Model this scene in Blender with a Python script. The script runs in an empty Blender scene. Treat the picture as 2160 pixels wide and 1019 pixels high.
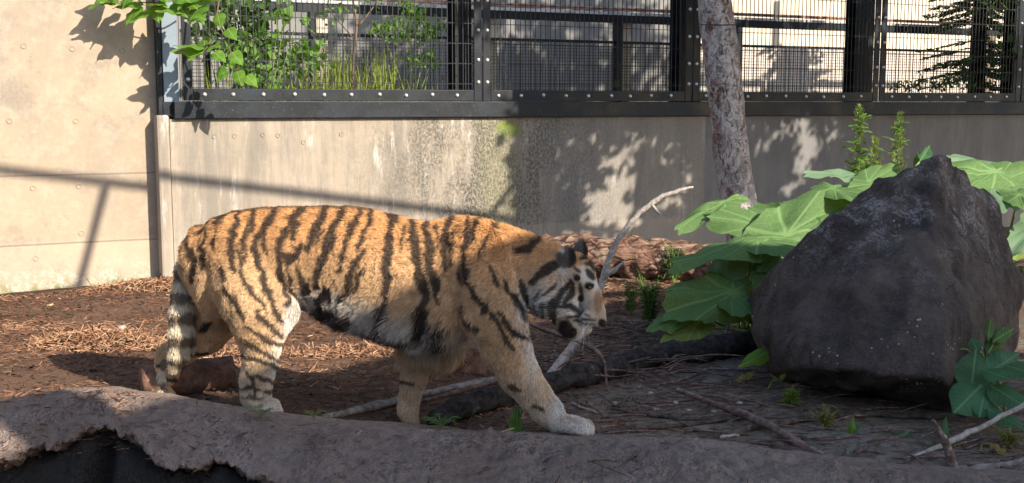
import bpy, bmesh, math, random
import numpy as np
from mathutils import Vector, Matrix

random.seed(7); RNG = np.random.default_rng(7)
scn = bpy.context.scene
COL = scn.collection

# ------------------------------------------------------------------ camera
W, Hh, F = 2160.0, 1019.0, 2400.0
CAM_Z = 1.42
HORIZON = 220.0
TH = math.atan((Hh / 2 - HORIZON) / F)
cam_d = bpy.data.cameras.new('camera')
cam = bpy.data.objects.new('camera', cam_d); COL.objects.link(cam)
cam.location = (0, 0, CAM_Z)
cam.rotation_euler = (math.pi / 2 - TH, 0, 0)
cam_d.sensor_fit = 'HORIZONTAL'; cam_d.sensor_width = 36.0
cam_d.lens = 36.0 * F / W
cam_d.clip_end = 500; cam_d.clip_start = 0.05
scn.camera = cam

# ------------------------------------------------------------------ light
SUN = np.array([0.66, -0.56, 0.50]); SUN /= np.linalg.norm(SUN)     # towards the sun
SUN_EL = math.asin(SUN[2])
world = bpy.data.worlds.new('World'); scn.world = world; world.use_nodes = True
wn = world.node_tree; wn.nodes.clear()
sky = wn.nodes.new('ShaderNodeTexSky'); sky.sky_type = 'NISHITA'; sky.sun_disc = False
sky.sun_elevation = SUN_EL
sky.sun_rotation = math.atan2(SUN[0], SUN[1])
sky.altitude = 50; sky.air_density = 1.0; sky.dust_density = 1.0; sky.ozone_density = 1.0
bg = wn.nodes.new('ShaderNodeBackground'); bg.inputs['Strength'].default_value = 0.112
wo = wn.nodes.new('ShaderNodeOutputWorld')
wn.links.new(sky.outputs[0], bg.inputs[0]); wn.links.new(bg.outputs[0], wo.inputs[0])
sun_d = bpy.data.lights.new('sun', 'SUN'); sun_d.energy = 3.6; sun_d.angle = math.radians(0.53)
sun_d.color = (1.0, 0.90, 0.76)
sun_o = bpy.data.objects.new('sun', sun_d); COL.objects.link(sun_o)
sun_o.rotation_euler = Vector(SUN).to_track_quat('Z', 'Y').to_euler()
sun_o.location = (6, -6, 8)
vs = scn.view_settings
vs.view_transform = 'Standard'; vs.look = 'None'; vs.gamma = 1.0; vs.use_curve_mapping = False
vs.exposure = 1.28
scn.cycles.max_bounces = 6; scn.cycles.diffuse_bounces = 4; scn.cycles.transparent_max_bounces = 8
scn.cycles.use_denoising = True

# ------------------------------------------------------------------ pixel helpers
CT, ST = math.cos(TH), math.sin(TH)
def ray(px, py):
    a = (px - W / 2) / F; b = (Hh / 2 - py) / F
    return np.array([a, CT + b * ST, -ST + b * CT])
def P(px, py, Y):
    d = ray(px, py); return np.array([0, 0, CAM_Z]) + d * (Y / d[1])
def G(px, py, z=0.0):
    d = ray(px, py); return np.array([0, 0, CAM_Z]) + d * ((z - CAM_Z) / d[2])
WALL_A = np.array([-2.80, 9.0, 0.0]); WD = np.array([0.902, 0.432, 0.0]); WD /= np.linalg.norm(WD)
WN = np.array([WD[1], -WD[0], 0.0])                    # faces the camera
def PW(px, py, off=0.0):                               # point on the wall plane, off metres behind it
    d = ray(px, py); o = np.array([0, 0, CAM_Z]); q = WALL_A - WN * off
    return o + d * (np.dot(q - o, WN) / np.dot(d, WN))
def TW(px, off=0.0):                                   # distance along the wall at a pixel column
    return float(np.dot(PW(px, 240, off) - WALL_A, WD))

def smooth01(a, b, x):
    t = np.clip((x - a) / (b - a), 0, 1); return t * t * (3 - 2 * t)

# cheap vectorised value noise
_perm = np.random.default_rng(3).permutation(256)
_vals = np.random.default_rng(4).random(256) * 2 - 1
def vnoise(x, y, z):
    x = np.asarray(x, float); y = np.asarray(y, float) + 0 * x; z = np.asarray(z, float) + 0 * x
    xi, yi, zi = np.floor(x).astype(int), np.floor(y).astype(int), np.floor(z).astype(int)
    xf, yf, zf = x - xi, y - yi, z - zi
    u, v, w = xf * xf * (3 - 2 * xf), yf * yf * (3 - 2 * yf), zf * zf * (3 - 2 * zf)
    def h(i, j, k): return _vals[_perm[(_perm[(_perm[i & 255] + j) & 255] + k) & 255]]
    def l(a, b, t): return a + (b - a) * t
    return l(l(l(h(xi, yi, zi), h(xi + 1, yi, zi), u), l(h(xi, yi + 1, zi), h(xi + 1, yi + 1, zi), u), v),
             l(l(h(xi, yi, zi + 1), h(xi + 1, yi, zi + 1), u), l(h(xi, yi + 1, zi + 1), h(xi + 1, yi + 1, zi + 1), u), v), w)
def fbm(x, y, z=0.0, o=4, g=0.5):
    s = 0; a = 1.0; f = 1.0
    for i in range(o):
        s = s + a * vnoise(np.asarray(x) * f + 17.3 * i, np.asarray(y) * f + 5.1 * i, np.asarray(z) * f + 3.7 * i); a *= g; f *= 2.03
    return s

# ------------------------------------------------------------------ object helpers
def tag(o, label=None, cat=None, group=None, kind=None):
    if label: o['label'] = label
    if cat: o['category'] = cat
    if group: o['group'] = group
    if kind: o['kind'] = kind
    return o
def link(name, data, parent=None):
    o = bpy.data.objects.new(name, data); COL.objects.link(o)
    if parent is not None: o.parent = parent
    return o
def empty(name, loc=(0, 0, 0), rz=0.0):
    o = link(name, None); o.location = loc; o.rotation_euler = (0, 0, rz); o.empty_display_size = 0.1
    return o
def mk(name, v, f, mat, parent=None, smooth=False, origin=None):
    """v are WORLD points; when a parent (moved empty) is given they are shifted into its frame"""
    v = np.asarray(v, float).reshape(-1, 3)
    if parent is not None:
        M = np.array(parent_matrix(parent).inverted()); v = v @ M[:3, :3].T + M[:3, 3]
    elif origin is not None:
        v = v - np.asarray(origin, float)
    me = bpy.data.meshes.new(name)
    me.from_pydata(v.tolist(), [], f if isinstance(f, list) else np.asarray(f).tolist()); me.update()
    if smooth: me.polygons.foreach_set('use_smooth', np.ones(len(me.polygons), bool))
    if mat: me.materials.append(mat)
    o = link(name, me, parent)
    if parent is None and origin is not None: o.location = origin
    return o
def parent_matrix(o):
    M = Matrix.LocRotScale(o.location, o.rotation_euler, o.scale)
    while o.parent is not None:
        o = o.parent; M = Matrix.LocRotScale(o.location, o.rotation_euler, o.scale) @ M
    return M
def attr(o, name, vals, typ='FLOAT'):
    a = o.data.attributes.new(name, typ, 'POINT')
    if typ == 'FLOAT': a.data.foreach_set('value', np.asarray(vals, np.float32).ravel())
    else: a.data.foreach_set('color', np.asarray(vals, np.float32).ravel())
class MB:
    """collects shapes into one mesh"""
    def __init__(s): s.v = []; s.f = []; s.n = 0
    def add(s, v, f):
        v = np.asarray(v, float).reshape(-1, 3); s.v.append(v)
        s.f += [[i + s.n for i in q] for q in (f if isinstance(f, list) else np.asarray(f).tolist())]; s.n += len(v); return s
    def build(s, name, mat, parent=None, smooth=False, origin=None):
        return mk(name, np.concatenate(s.v), s.f, mat, parent, smooth, origin)
BOXF = [[0, 3, 2, 1], [4, 5, 6, 7], [0, 1, 5, 4], [1, 2, 6, 5], [2, 3, 7, 6], [3, 0, 4, 7]]
def box_v(x0, x1, y0, y1, z0, z1):
    return np.array([[x0, y0, z0], [x1, y0, z0], [x1, y1, z0], [x0, y1, z0], [x0, y0, z1], [x1, y0, z1], [x1, y1, z1], [x0, y1, z1]], float)
def wbox(t0, t1, n0, n1, z0, z1):
    """box in wall coordinates: t along the wall, n metres in FRONT of the wall face (towards camera)"""
    b = box_v(t0, t1, n0, n1, z0, z1)
    return WALL_A + b[:, :1] * WD + b[:, 1:2] * WN + b[:, 2:] * np.array([0, 0, 1.0])
WBOXF = [q[::-1] for q in BOXF]
def bevel(o, w=0.006, seg=2):
    m = o.modifiers.new('bevel', 'BEVEL'); m.width = w; m.segments = seg; m.limit_method = 'ANGLE'; return o
def catmull(p, n):
    p = np.asarray(p, float); q = np.vstack([2 * p[0] - p[1], p, 2 * p[-1] - p[-2]]); out = []
    m = len(p) - 1; ts = np.linspace(0, m, n)
    for t in ts:
        i = min(int(t), m - 1); u = t - i; a, b, c, d = q[i], q[i + 1], q[i + 2], q[i + 3]
        out.append(0.5 * (2 * b + (c - a) * u + (2 * a - 5 * b + 4 * c - d) * u * u + (3 * b - a - 3 * c + d) * u ** 3))
    return np.array(out)
def tube(pts, rad, sides=8, rough=0.0, caps=True, seed=0, freq=6.0):
    p = np.asarray(pts, float); r = np.broadcast_to(np.asarray(rad, float), (len(p),))
    t = np.gradient(p, axis=0); t /= np.linalg.norm(t, axis=1)[:, None] + 1e-9
    ref = np.array([0, 0, 1.0]) if abs(t[0][2]) < 0.9 else np.array([1.0, 0, 0])
    a = np.cross(t, ref); a /= np.linalg.norm(a, axis=1)[:, None] + 1e-9
    b = np.cross(a, t)
    ang = np.linspace(0, 2 * math.pi, sides, endpoint=False)
    c, s = np.cos(ang), np.sin(ang)
    ring = p[:, None, :] + r[:, None, None] * (a[:, None, :] * c[None, :, None] + b[:, None, :] * s[None, :, None])
    v = ring.reshape(-1, 3)
    if rough > 0:
        nrm = (ring - p[:, None, :]); nrm /= np.linalg.norm(nrm, axis=2)[..., None] + 1e-9
        k = fbm(v[:, 0] * freq + seed, v[:, 1] * freq, v[:, 2] * freq, 3) * rough
        v = v + (nrm * r[:, None, None]).reshape(-1, 3) * k[:, None]
    f = []
    n = len(p)
    for i in range(n - 1):
        for j in range(sides):
            k = (j + 1) % sides
            f.append([i * sides + j, i * sides + k, (i + 1) * sides + k, (i + 1) * sides + j])
    if caps:
        f.append(list(range(sides))[::-1]); f.append([(n - 1) * sides + j for j in range(sides)])
    return v, f

# ------------------------------------------------------------------ material helpers
class NT:
    def __init__(s, name, rough=0.8, spec=0.3):
        s.m = bpy.data.materials.new(name); s.m.use_nodes = True; s.t = s.m.node_tree
        s.b = s.t.nodes['Principled BSDF']; s.out = s.t.nodes['Material Output']
        s.b.inputs['Roughness'].default_value = rough; s.b.inputs['Specular IOR Level'].default_value = spec
        s._tc = None
    def n(s, typ, **kw):
        nd = s.t.nodes.new('ShaderNode' + typ)
        for k, v in kw.items():
            if hasattr(nd, k) and not isinstance(v, tuple) and k not in nd.inputs: setattr(nd, k, v)
        return nd
    def set(s, sock, v):
        if hasattr(v, 'is_output') or isinstance(v, bpy.types.NodeSocket): s.t.links.new(v, sock)
        else: sock.default_value = v
    def obj(s):
        if s._tc is None: s._tc = s.n('TexCoord')
        return s._tc.outputs['Object']
    def mapping(s, scale=(1, 1, 1), loc=(0, 0, 0), src=None):
        m = s.n('Mapping'); s.set(m.inputs['Vector'], src or s.obj()); m.inputs['Scale'].default_value = scale; m.inputs['Location'].default_value = loc
        return m.outputs[0]
    def noise(s, scale=5, detail=4, rough=0.55, vec=None, dist=0.0):
        k = s.n('TexNoise'); s.set(k.inputs['Vector'], vec or s.obj()); k.inputs['Scale'].default_value = scale
        k.inputs['Detail'].default_value = detail; k.inputs['Roughness'].default_value = rough; k.inputs['Distortion'].default_value = dist
        return k.outputs['Fac']
    def voro(s, scale=5, vec=None, feature='F1', rand=1.0):
        k = s.n('TexVoronoi'); k.feature = feature; s.set(k.inputs['Vector'], vec or s.obj()); k.inputs['Scale'].default_value = scale; k.inputs['Randomness'].default_value = rand
        return k.outputs['Distance']
    def rng(s, v, a, b, c=0.0, d=1.0, smooth=True):
        k = s.n('MapRange'); k.interpolation_type = 'SMOOTHSTEP' if smooth else 'LINEAR'
        for i, x in enumerate((v, a, b, c, d)): s.set(k.inputs[i], x)
        return k.outputs[0]
    def math(s, op, a, b=0.0, clamp=False):
        k = s.n('Math'); k.operation = op; k.use_clamp = clamp; s.set(k.inputs[0], a); s.set(k.inputs[1], b); return k.outputs[0]
    def mix(s, fac, a, b, mode='MIX'):
        k = s.n('Mix'); k.data_type = 'RGBA'; k.blend_type = mode
        s.set(k.inputs[0], fac); s.set(k.inputs[6], c4(a)); s.set(k.inputs[7], c4(b)); return k.outputs[2]
    def ramp(s, fac, stops):
        k = s.n('ValToRGB'); s.set(k.inputs[0], fac); e = k.color_ramp.elements
        while len(e) < len(stops): e.new(0.5)
        for i, (p, c) in enumerate(stops): e[i].position = p; e[i].color = c4(c)
        return k.outputs[0]
    def sep(s, v=None):
        k = s.n('SeparateXYZ'); s.set(k.inputs[0], v or s.obj()); return k.outputs
    def attr(s, name, what='Fac'):
        k = s.n('Attribute'); k.attribute_name = name; return k.outputs[what]
    def color(s, c): s.set(s.b.inputs['Base Color'], c4(c)); return s
    def rough(s, r): s.set(s.b.inputs['Roughness'], r); return s
    def bump(s, h, strength=0.5, dist=0.01):
        k = s.n('Bump'); k.inputs['Strength'].default_value = strength; k.inputs['Distance'].default_value = dist
        s.set(k.inputs['Height'], h); s.t.links.new(k.outputs[0], s.b.inputs['Normal']); return s
def c4(c):
    if isinstance(c, (tuple, list)): return tuple(c) + ((1.0,) if len(c) == 3 else ())
    return c

# ------------------------------------------------------------------ materials
def concrete(name, kind):
    k = NT(name, 0.9, 0.2)
    x, y, z = k.sep()
    big = k.noise(0.9, 5, 0.6)
    c = k.mix(k.rng(big, 0.35, 0.68), (0.40, 0.315, 0.225), (0.31, 0.255, 0.195))
    c = k.mix(k.math('MULTIPLY', k.rng(k.noise(7, 6, 0.75), 0.42, 0.68), 0.6), c, (0.46, 0.385, 0.295))
    c = k.mix(k.math('MULTIPLY', k.rng(k.noise(2.6, 7, 0.78), 0.5, 0.62), 0.5), c, (0.235, 0.205, 0.17))
    streak = k.noise(1.0, 7, 0.7, k.mapping((4.2, 4.2, 0.5)), 0.5)
    if kind == 'low':
        c = k.mix(0.4, c, (0.31, 0.285, 0.245))
        c = k.mix(k.math('MULTIPLY', k.rng(streak, 0.42, 0.66), 0.6), c, (0.17, 0.155, 0.135))
        c = k.mix(k.math('MULTIPLY', k.rng(k.noise(1.0, 6, 0.7, k.mapping((26, 26, 2.2))), 0.48, 0.66), 0.35), c, (0.17, 0.15, 0.13))
        white = k.noise(1.0, 7, 0.75, k.mapping((9, 9, 1.3), (3, 0, 1)))
        c = k.mix(k.math('MULTIPLY', k.math('MULTIPLY', k.rng(white, 0.53, 0.64), k.rng(k.noise(1.7, 4, 0.6), 0.42, 0.6)), 0.85), c, (0.58, 0.55, 0.50))
        ta, tb = TW(820), TW(1120)
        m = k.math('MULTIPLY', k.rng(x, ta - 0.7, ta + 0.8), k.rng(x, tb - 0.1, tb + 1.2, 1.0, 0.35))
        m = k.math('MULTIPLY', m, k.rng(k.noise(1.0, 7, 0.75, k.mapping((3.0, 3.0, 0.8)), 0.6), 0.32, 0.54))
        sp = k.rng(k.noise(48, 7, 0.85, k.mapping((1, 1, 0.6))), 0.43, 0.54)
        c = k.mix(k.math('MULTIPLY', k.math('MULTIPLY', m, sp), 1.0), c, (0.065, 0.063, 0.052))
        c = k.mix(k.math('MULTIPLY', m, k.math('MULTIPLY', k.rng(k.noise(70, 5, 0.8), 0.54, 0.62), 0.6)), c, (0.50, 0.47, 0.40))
        yel = k.math('MULTIPLY', k.rng(x, TW(985), TW(1045)), k.rng(x, TW(1060), TW(1110), 1, 0))
        c = k.mix(k.math('MULTIPLY', yel, k.math('MULTIPLY', k.rng(streak, 0.4, 0.62), 0.22)), c, (0.34, 0.33, 0.15))
        d2 = k.math('ADD', k.math('POWER', k.math('MULTIPLY', k.math('SUBTRACT', x, TW(1073)), 7.0), 2.0), k.math('POWER', k.math('MULTIPLY', k.math('SUBTRACT', z, 1.20), 12.0), 2.0))
        moss = k.math('MULTIPLY', k.rng(d2, 0.1, 1.3, 1, 0), k.rng(k.noise(25, 5, 0.7), 0.38, 0.55))
        c = k.mix(moss, c, (0.16, 0.22, 0.03))
        c = k.mix(k.math('MULTIPLY', k.rng(x, TW(1486), TW(1490)), 0.85), c, k.mix(k.rng(k.noise(1, 7, 0.75, k.mapping((5, 5, 1.2))), 0.35, 0.65), (0.085, 0.09, 0.10), (0.20, 0.195, 0.195)))  # tree shade past the joint put into a darker, bluish concrete colour
        c = k.mix(k.math('MULTIPLY', k.rng(x, TW(1060), TW(1240)), 0.45), c, (0.225, 0.22, 0.215))  # stretch before the joint greyed as well, standing for tree shade
        # a lift line and lighter band near the foot
        c = k.mix(k.math('MULTIPLY', k.rng(z, 0.34, 0.30), 0.3), c, (0.45, 0.38, 0.31))
    else:
        c = k.mix(k.math('MULTIPLY', k.rng(streak, 0.5, 0.72), 0.42), c, (0.27, 0.235, 0.20))
        rust = k.noise(1.0, 3, 0.6, k.mapping((14, 14, 0.12), (2, 0, 0)))
        c = k.mix(k.math('MULTIPLY', k.math('MULTIPLY', k.rng(rust, 0.64, 0.72), k.rng(z, 1.7, 2.4)), 0.6), c, (0.16, 0.13, 0.11))
        dk = k.math('MULTIPLY', k.rng(k.noise(1.6, 4, 0.6), 0.5, 0.68), k.rng(k.noise(40, 5, 0.8), 0.44, 0.56))
        c = k.mix(k.math('MULTIPLY', dk, k.rng(x, -0.5, -1.1, 0.0, 0.75)), c, (0.19, 0.175, 0.16))
        c = k.mix(k.math('MULTIPLY', k.rng(z, 0.38, 0.33), 0.35), c, (0.55, 0.44, 0.33))
        for zz in (2.31, 0.875, 0.34):
            l = k.math('ABSOLUTE', k.math('SUBTRACT', k.math('ADD', z, k.math('MULTIPLY', k.noise(2.0, 2), 0.012)), zz + 0.006))
            c = k.mix(k.math('MULTIPLY', k.rng(l, 0.003, 0.011, 1, 0), 0.55), c, (0.13, 0.11, 0.095))
        g = k.math('MULTIPLY', k.rng(z, 0.13, -0.05), k.rng(k.noise(9, 4, 0.7), 0.4, 0.6))
        c = k.mix(g, c, (0.20, 0.22, 0.10))
        wsalt = k.math('MULTIPLY', k.rng(z, 0.25, 0.02), k.rng(k.noise(17, 5, 0.8), 0.5, 0.6))
        c = k.mix(k.math('MULTIPLY', wsalt, 0.6), c, (0.6, 0.55, 0.47))
    pit = k.rng(k.voro(22), 0.05, 0.10, 1, 0)
    c = k.mix(k.math('MULTIPLY', pit, k.rng(k.noise(3.0), 0.5, 0.6)), c, (0.14, 0.11, 0.09))
    k.color(c).bump(k.noise(45, 6, 0.7), 0.25, 0.01)
    return k.m
M = {}
M['wall_low'] = concrete('stained_shaded_concrete', 'low')
M['wall_left'] = concrete('board_formed_concrete', 'left')

k = NT('old_timber', 0.85); g = k.noise(1, 5, 0.6, k.mapping((14, 14, 1.2)))
k.color(k.ramp(g, [(0.3, (0.16, 0.115, 0.085)), (0.7, (0.31, 0.235, 0.18))])).bump(g, 0.3, 0.01); M['timber'] = k.m

def painted(name, base, worn, dust=0.35, rough=0.42):
    k = NT(name, rough, 0.3)
    n1 = k.noise(1, 6, 0.65, k.mapping((3, 3, 3)))
    c = k.mix(k.math('MULTIPLY', k.rng(n1, 0.42, 0.72), dust), base, worn)
    c = k.mix(k.math('MULTIPLY', k.rng(k.noise(60, 5, 0.8), 0.62, 0.68), 0.55), c, (0.34, 0.31, 0.28))
    k.color(c).rough(k.rng(n1, 0.3, 0.7, rough - 0.08, rough + 0.22)).bump(k.noise(70, 4), 0.08, 0.004); return k.m
M['black'] = painted('dark_painted_steel', (0.008, 0.011, 0.0155), (0.040, 0.053, 0.068), 0.4)
M['blue'] = painted('pale_blue_galvanised', (0.20, 0.25, 0.30), (0.34, 0.39, 0.42), 0.6, 0.5)
M['wire'] = painted('mesh_wire', (0.018, 0.019, 0.02), (0.05, 0.05, 0.052))
k = NT('bolt_metal', 0.38, 0.5); k.b.inputs['Metallic'].default_value = 0.6
k.color(k.mix(k.rng(k.noise(120, 3), 0.45, 0.7), (0.72, 0.70, 0.68), (0.42, 0.35, 0.30))); M['bolt'] = k.m

k = NT('soil', 0.95, 0.12)
n1 = k.noise(1.3, 6, 0.65); n2 = k.noise(22, 6, 0.75); n3 = k.noise(120, 3, 0.7)
c = k.mix(k.rng(n1, 0.36, 0.64), (0.105, 0.062, 0.042), (0.165, 0.098, 0.065))
c = k.mix(k.math('MULTIPLY', k.rng(n2, 0.45, 0.7), 0.65), c, (0.235, 0.145, 0.095))
x, y, z = k.sep()
gry = k.math('MULTIPLY', k.rng(k.math('ADD', x, k.math('MULTIPLY', k.noise(1.5), 1.2)), 0.2, 1.5), k.rng(y, 8.2, 6.6))
c = k.mix(k.math('MULTIPLY', gry, 0.9), c, k.mix(k.rng(n2, 0.3, 0.7), (0.13, 0.108, 0.085), (0.31, 0.265, 0.215)))
c = k.mix(k.math('MULTIPLY', k.rng(n3, 0.5, 0.72), 0.5), c, (0.05, 0.036, 0.028))
k.color(c).bump(k.math('ADD', n2, k.math('MULTIPLY', n3, 0.5)), 0.7, 0.03); M['soil'] = k.m

k = NT('ledge_rock', 0.93, 0.15)
n1 = k.noise(2.0, 6, 0.6); n2 = k.noise(30, 6, 0.75); n3 = k.noise(110, 4, 0.75)
c = k.mix(k.rng(n1, 0.35, 0.66), (0.44, 0.325, 0.265), (0.57, 0.44, 0.37))
c = k.mix(k.math('MULTIPLY', k.rng(n2, 0.44, 0.60), 0.5), c, (0.24, 0.18, 0.15))
c = k.mix(k.math('MULTIPLY', k.rng(n3, 0.5, 0.68), 0.5), c, (0.40, 0.33, 0.29))
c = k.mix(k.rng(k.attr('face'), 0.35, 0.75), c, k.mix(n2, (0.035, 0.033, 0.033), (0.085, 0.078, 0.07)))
vb_ = k.rng(k.voro(52, k.mapping((1, 1, 1))), 0.0, 0.55, 1, 0); vm_ = k.rng(k.noise(4.5, 4), 0.42, 0.6)
k.color(c).bump(k.math('ADD', k.math('ADD', n2, k.math('MULTIPLY', n3, 0.6)), k.math('MULTIPLY', k.math('MULTIPLY', vb_, vm_), 0.8)), 1.0, 0.05); M['ledge'] = k.m

k = NT('boulder_stone', 0.88, 0.2)
n1 = k.noise(2.4, 6, 0.65); n2 = k.noise(16, 7, 0.75); n3 = k.noise(75, 4, 0.8)
c = k.mix(k.rng(n1, 0.35, 0.65), (0.115, 0.090, 0.078), (0.215, 0.168, 0.142))
stk = k.noise(1, 6, 0.65, k.mapping((7, 7, 1.6)))
c = k.mix(k.math('MULTIPLY', k.rng(stk, 0.46, 0.64), 0.6), c, (0.045, 0.04, 0.042))
c = k.mix(k.math('MULTIPLY', k.rng(n2, 0.46, 0.66), 0.5), c, (0.058, 0.05, 0.05))
c = k.mix(k.math('MULTIPLY', k.rng(n3, 0.5, 0.66), 0.45), c, (0.24, 0.20, 0.175))
geo = k.n('NewGeometry'); nx, ny, nz = k.sep(geo.outputs['Normal'])
lich = k.math('MULTIPLY', k.rng(k.noise(6, 7, 0.8, k.mapping((1, 1, 0.7))), 0.48, 0.60), k.rng(n3, 0.40, 0.56))
c = k.mix(k.math('MULTIPLY', lich, k.math('ADD', k.math('MULTIPLY', k.rng(k.sep()[2], 0.5, 0.9), 0.85), 0.06)), c, (0.48, 0.445, 0.43))
crk = k.rng(k.voro(1, k.mapping((2.2, 2.2, 1.5), (0.3, 0.1, 0.4), None), 'DISTANCE_TO_EDGE'), 0.002, 0.010, 0.6, 0)
c = k.mix(k.math('MULTIPLY', crk, k.rng(k.noise(3.3, 3), 0.52, 0.62)), c, (0.03, 0.026, 0.025))
spk = k.math('MULTIPLY', k.rng(k.voro(26), 0.10, 0.16, 1, 0), k.rng(k.noise(3.1, 3), 0.55, 0.63))
c = k.mix(spk, c, (0.62, 0.61, 0.60))
k.color(c).bump(k.math('ADD', n2, k.math('MULTIPLY', n3, 0.45)), 1.0, 0.07); M['boulder'] = k.m

def bark(name, a, b, sc=(18, 18, 3), lich=None, bumpd=0.012):
    k = NT(name, 0.9, 0.15); g = k.noise(1, 6, 0.65, k.mapping(sc)); g2 = k.noise(3, 5, 0.6)
    c = k.mix(k.rng(g, 0.34, 0.66), a, b)
    if lich: c = k.mix(k.math('MULTIPLY', k.rng(k.noise(26, 6, 0.75), 0.54, 0.64), k.rng(g2, 0.42, 0.6)), c, lich)
    k.color(c).bump(g, 0.8, bumpd); return k.m
M['trunk'] = None
k = NT('flaky_tree_bark', 0.9, 0.15)
n1 = k.noise(1, 6, 0.7, k.mapping((9, 9, 5.5)), 0.6); n2 = k.noise(3.4, 5, 0.65, k.mapping((1.6, 1.6, 0.8))); n3 = k.noise(60, 4, 0.7)
c = k.mix(k.rng(n1, 0.38, 0.62), (0.24, 0.205, 0.19), (0.50, 0.445, 0.415))
c = k.mix(k.math('MULTIPLY', k.rng(n2, 0.55, 0.62), 0.85), c, (0.20, 0.095, 0.075))
hatch = k.rng(k.noise(1, 4, 0.7, k.mapping((26, 26, 60))), 0.50, 0.62)
c = k.mix(k.math('MULTIPLY', hatch, 0.6), c, (0.60, 0.55, 0.52))
crack = k.rng(k.noise(1, 6, 0.75, k.mapping((26, 26, 13)), 1.6), 0.54, 0.62)
c = k.mix(k.math('MULTIPLY', crack, k.rng(k.noise(2.2), 0.42, 0.6)), c, (0.075, 0.05, 0.043))
k.color(c).bump(k.math('SUBTRACT', k.math('ADD', n1, k.math('MULTIPLY', n3, 0.3)), k.math('MULTIPLY', crack, 0.5)), 0.9, 0.03); M['trunk'] = k.m
M['red_log_old'] = bark('red_bark_plain', (0.13, 0.055, 0.036), (0.36, 0.185, 0.12), (4, 30, 30), (0.55, 0.38, 0.26), 0.05)
k = NT('plated_red_bark', 0.92, 0.12)
wp_ = k.n('VectorMath'); k.set(wp_.inputs[0], k.mapping((2.4, 11, 11))); nzv = k.n('TexNoise'); k.set(nzv.inputs['Vector'], k.obj()); nzv.inputs['Scale'].default_value = 7; k.set(wp_.inputs[1], nzv.outputs['Color'])
pl_ = k.voro(1, wp_.outputs[0], 'DISTANCE_TO_EDGE'); n1 = k.noise(1, 6, 0.7, k.mapping((6, 34, 34))); n2 = k.noise(5, 5, 0.65)
c = k.mix(k.rng(n1, 0.34, 0.66), (0.17, 0.088, 0.060), (0.36, 0.215, 0.15))
c = k.mix(k.math('MULTIPLY', k.rng(n2, 0.5, 0.64), 0.7), c, (0.50, 0.37, 0.27))
c = k.mix(k.math('MULTIPLY', k.rng(pl_, 0.01, 0.08, 0.8, 0), k.rng(n2, 0.38, 0.52)), c, (0.055, 0.028, 0.02))
k.color(c).bump(k.math('ADD', k.math('MULTIPLY', k.rng(pl_, 0.0, 0.16), 0.5), n1), 1.0, 0.045); M['red_log'] = k.m
M['dark_log'] = bark('wet_dark_bark', (0.016, 0.014, 0.013), (0.062, 0.052, 0.046), (22, 22, 22), (0.16, 0.14, 0.125))
M['grey_stick'] = bark('grey_dead_wood', (0.13, 0.105, 0.09), (0.33, 0.285, 0.25), (30, 30, 30))
M['pale_stick'] = bark('bleached_wood', (0.30, 0.25, 0.215), (0.52, 0.455, 0.40), (40, 40, 40))
M['brown_stick'] = bark('brown_dead_wood', (0.10, 0.062, 0.05), (0.24, 0.165, 0.14), (30, 30, 30), (0.40, 0.34, 0.30))
M['twig'] = bark('thin_twig', (0.045, 0.034, 0.028), (0.15, 0.115, 0.09), (30, 30, 30))
M['short_log'] = bark('smooth_brown_log', (0.10, 0.052, 0.036), (0.22, 0.125, 0.088), (16, 16, 16), (0.30, 0.20, 0.15), 0.03)
k = NT('wood_end_grain', 0.85)
k.color(k.mix(k.rng(k.noise(30, 5), 0.4, 0.6), (0.24, 0.125, 0.085), (0.34, 0.195, 0.14))); M['end_grain'] = k.m

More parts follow.
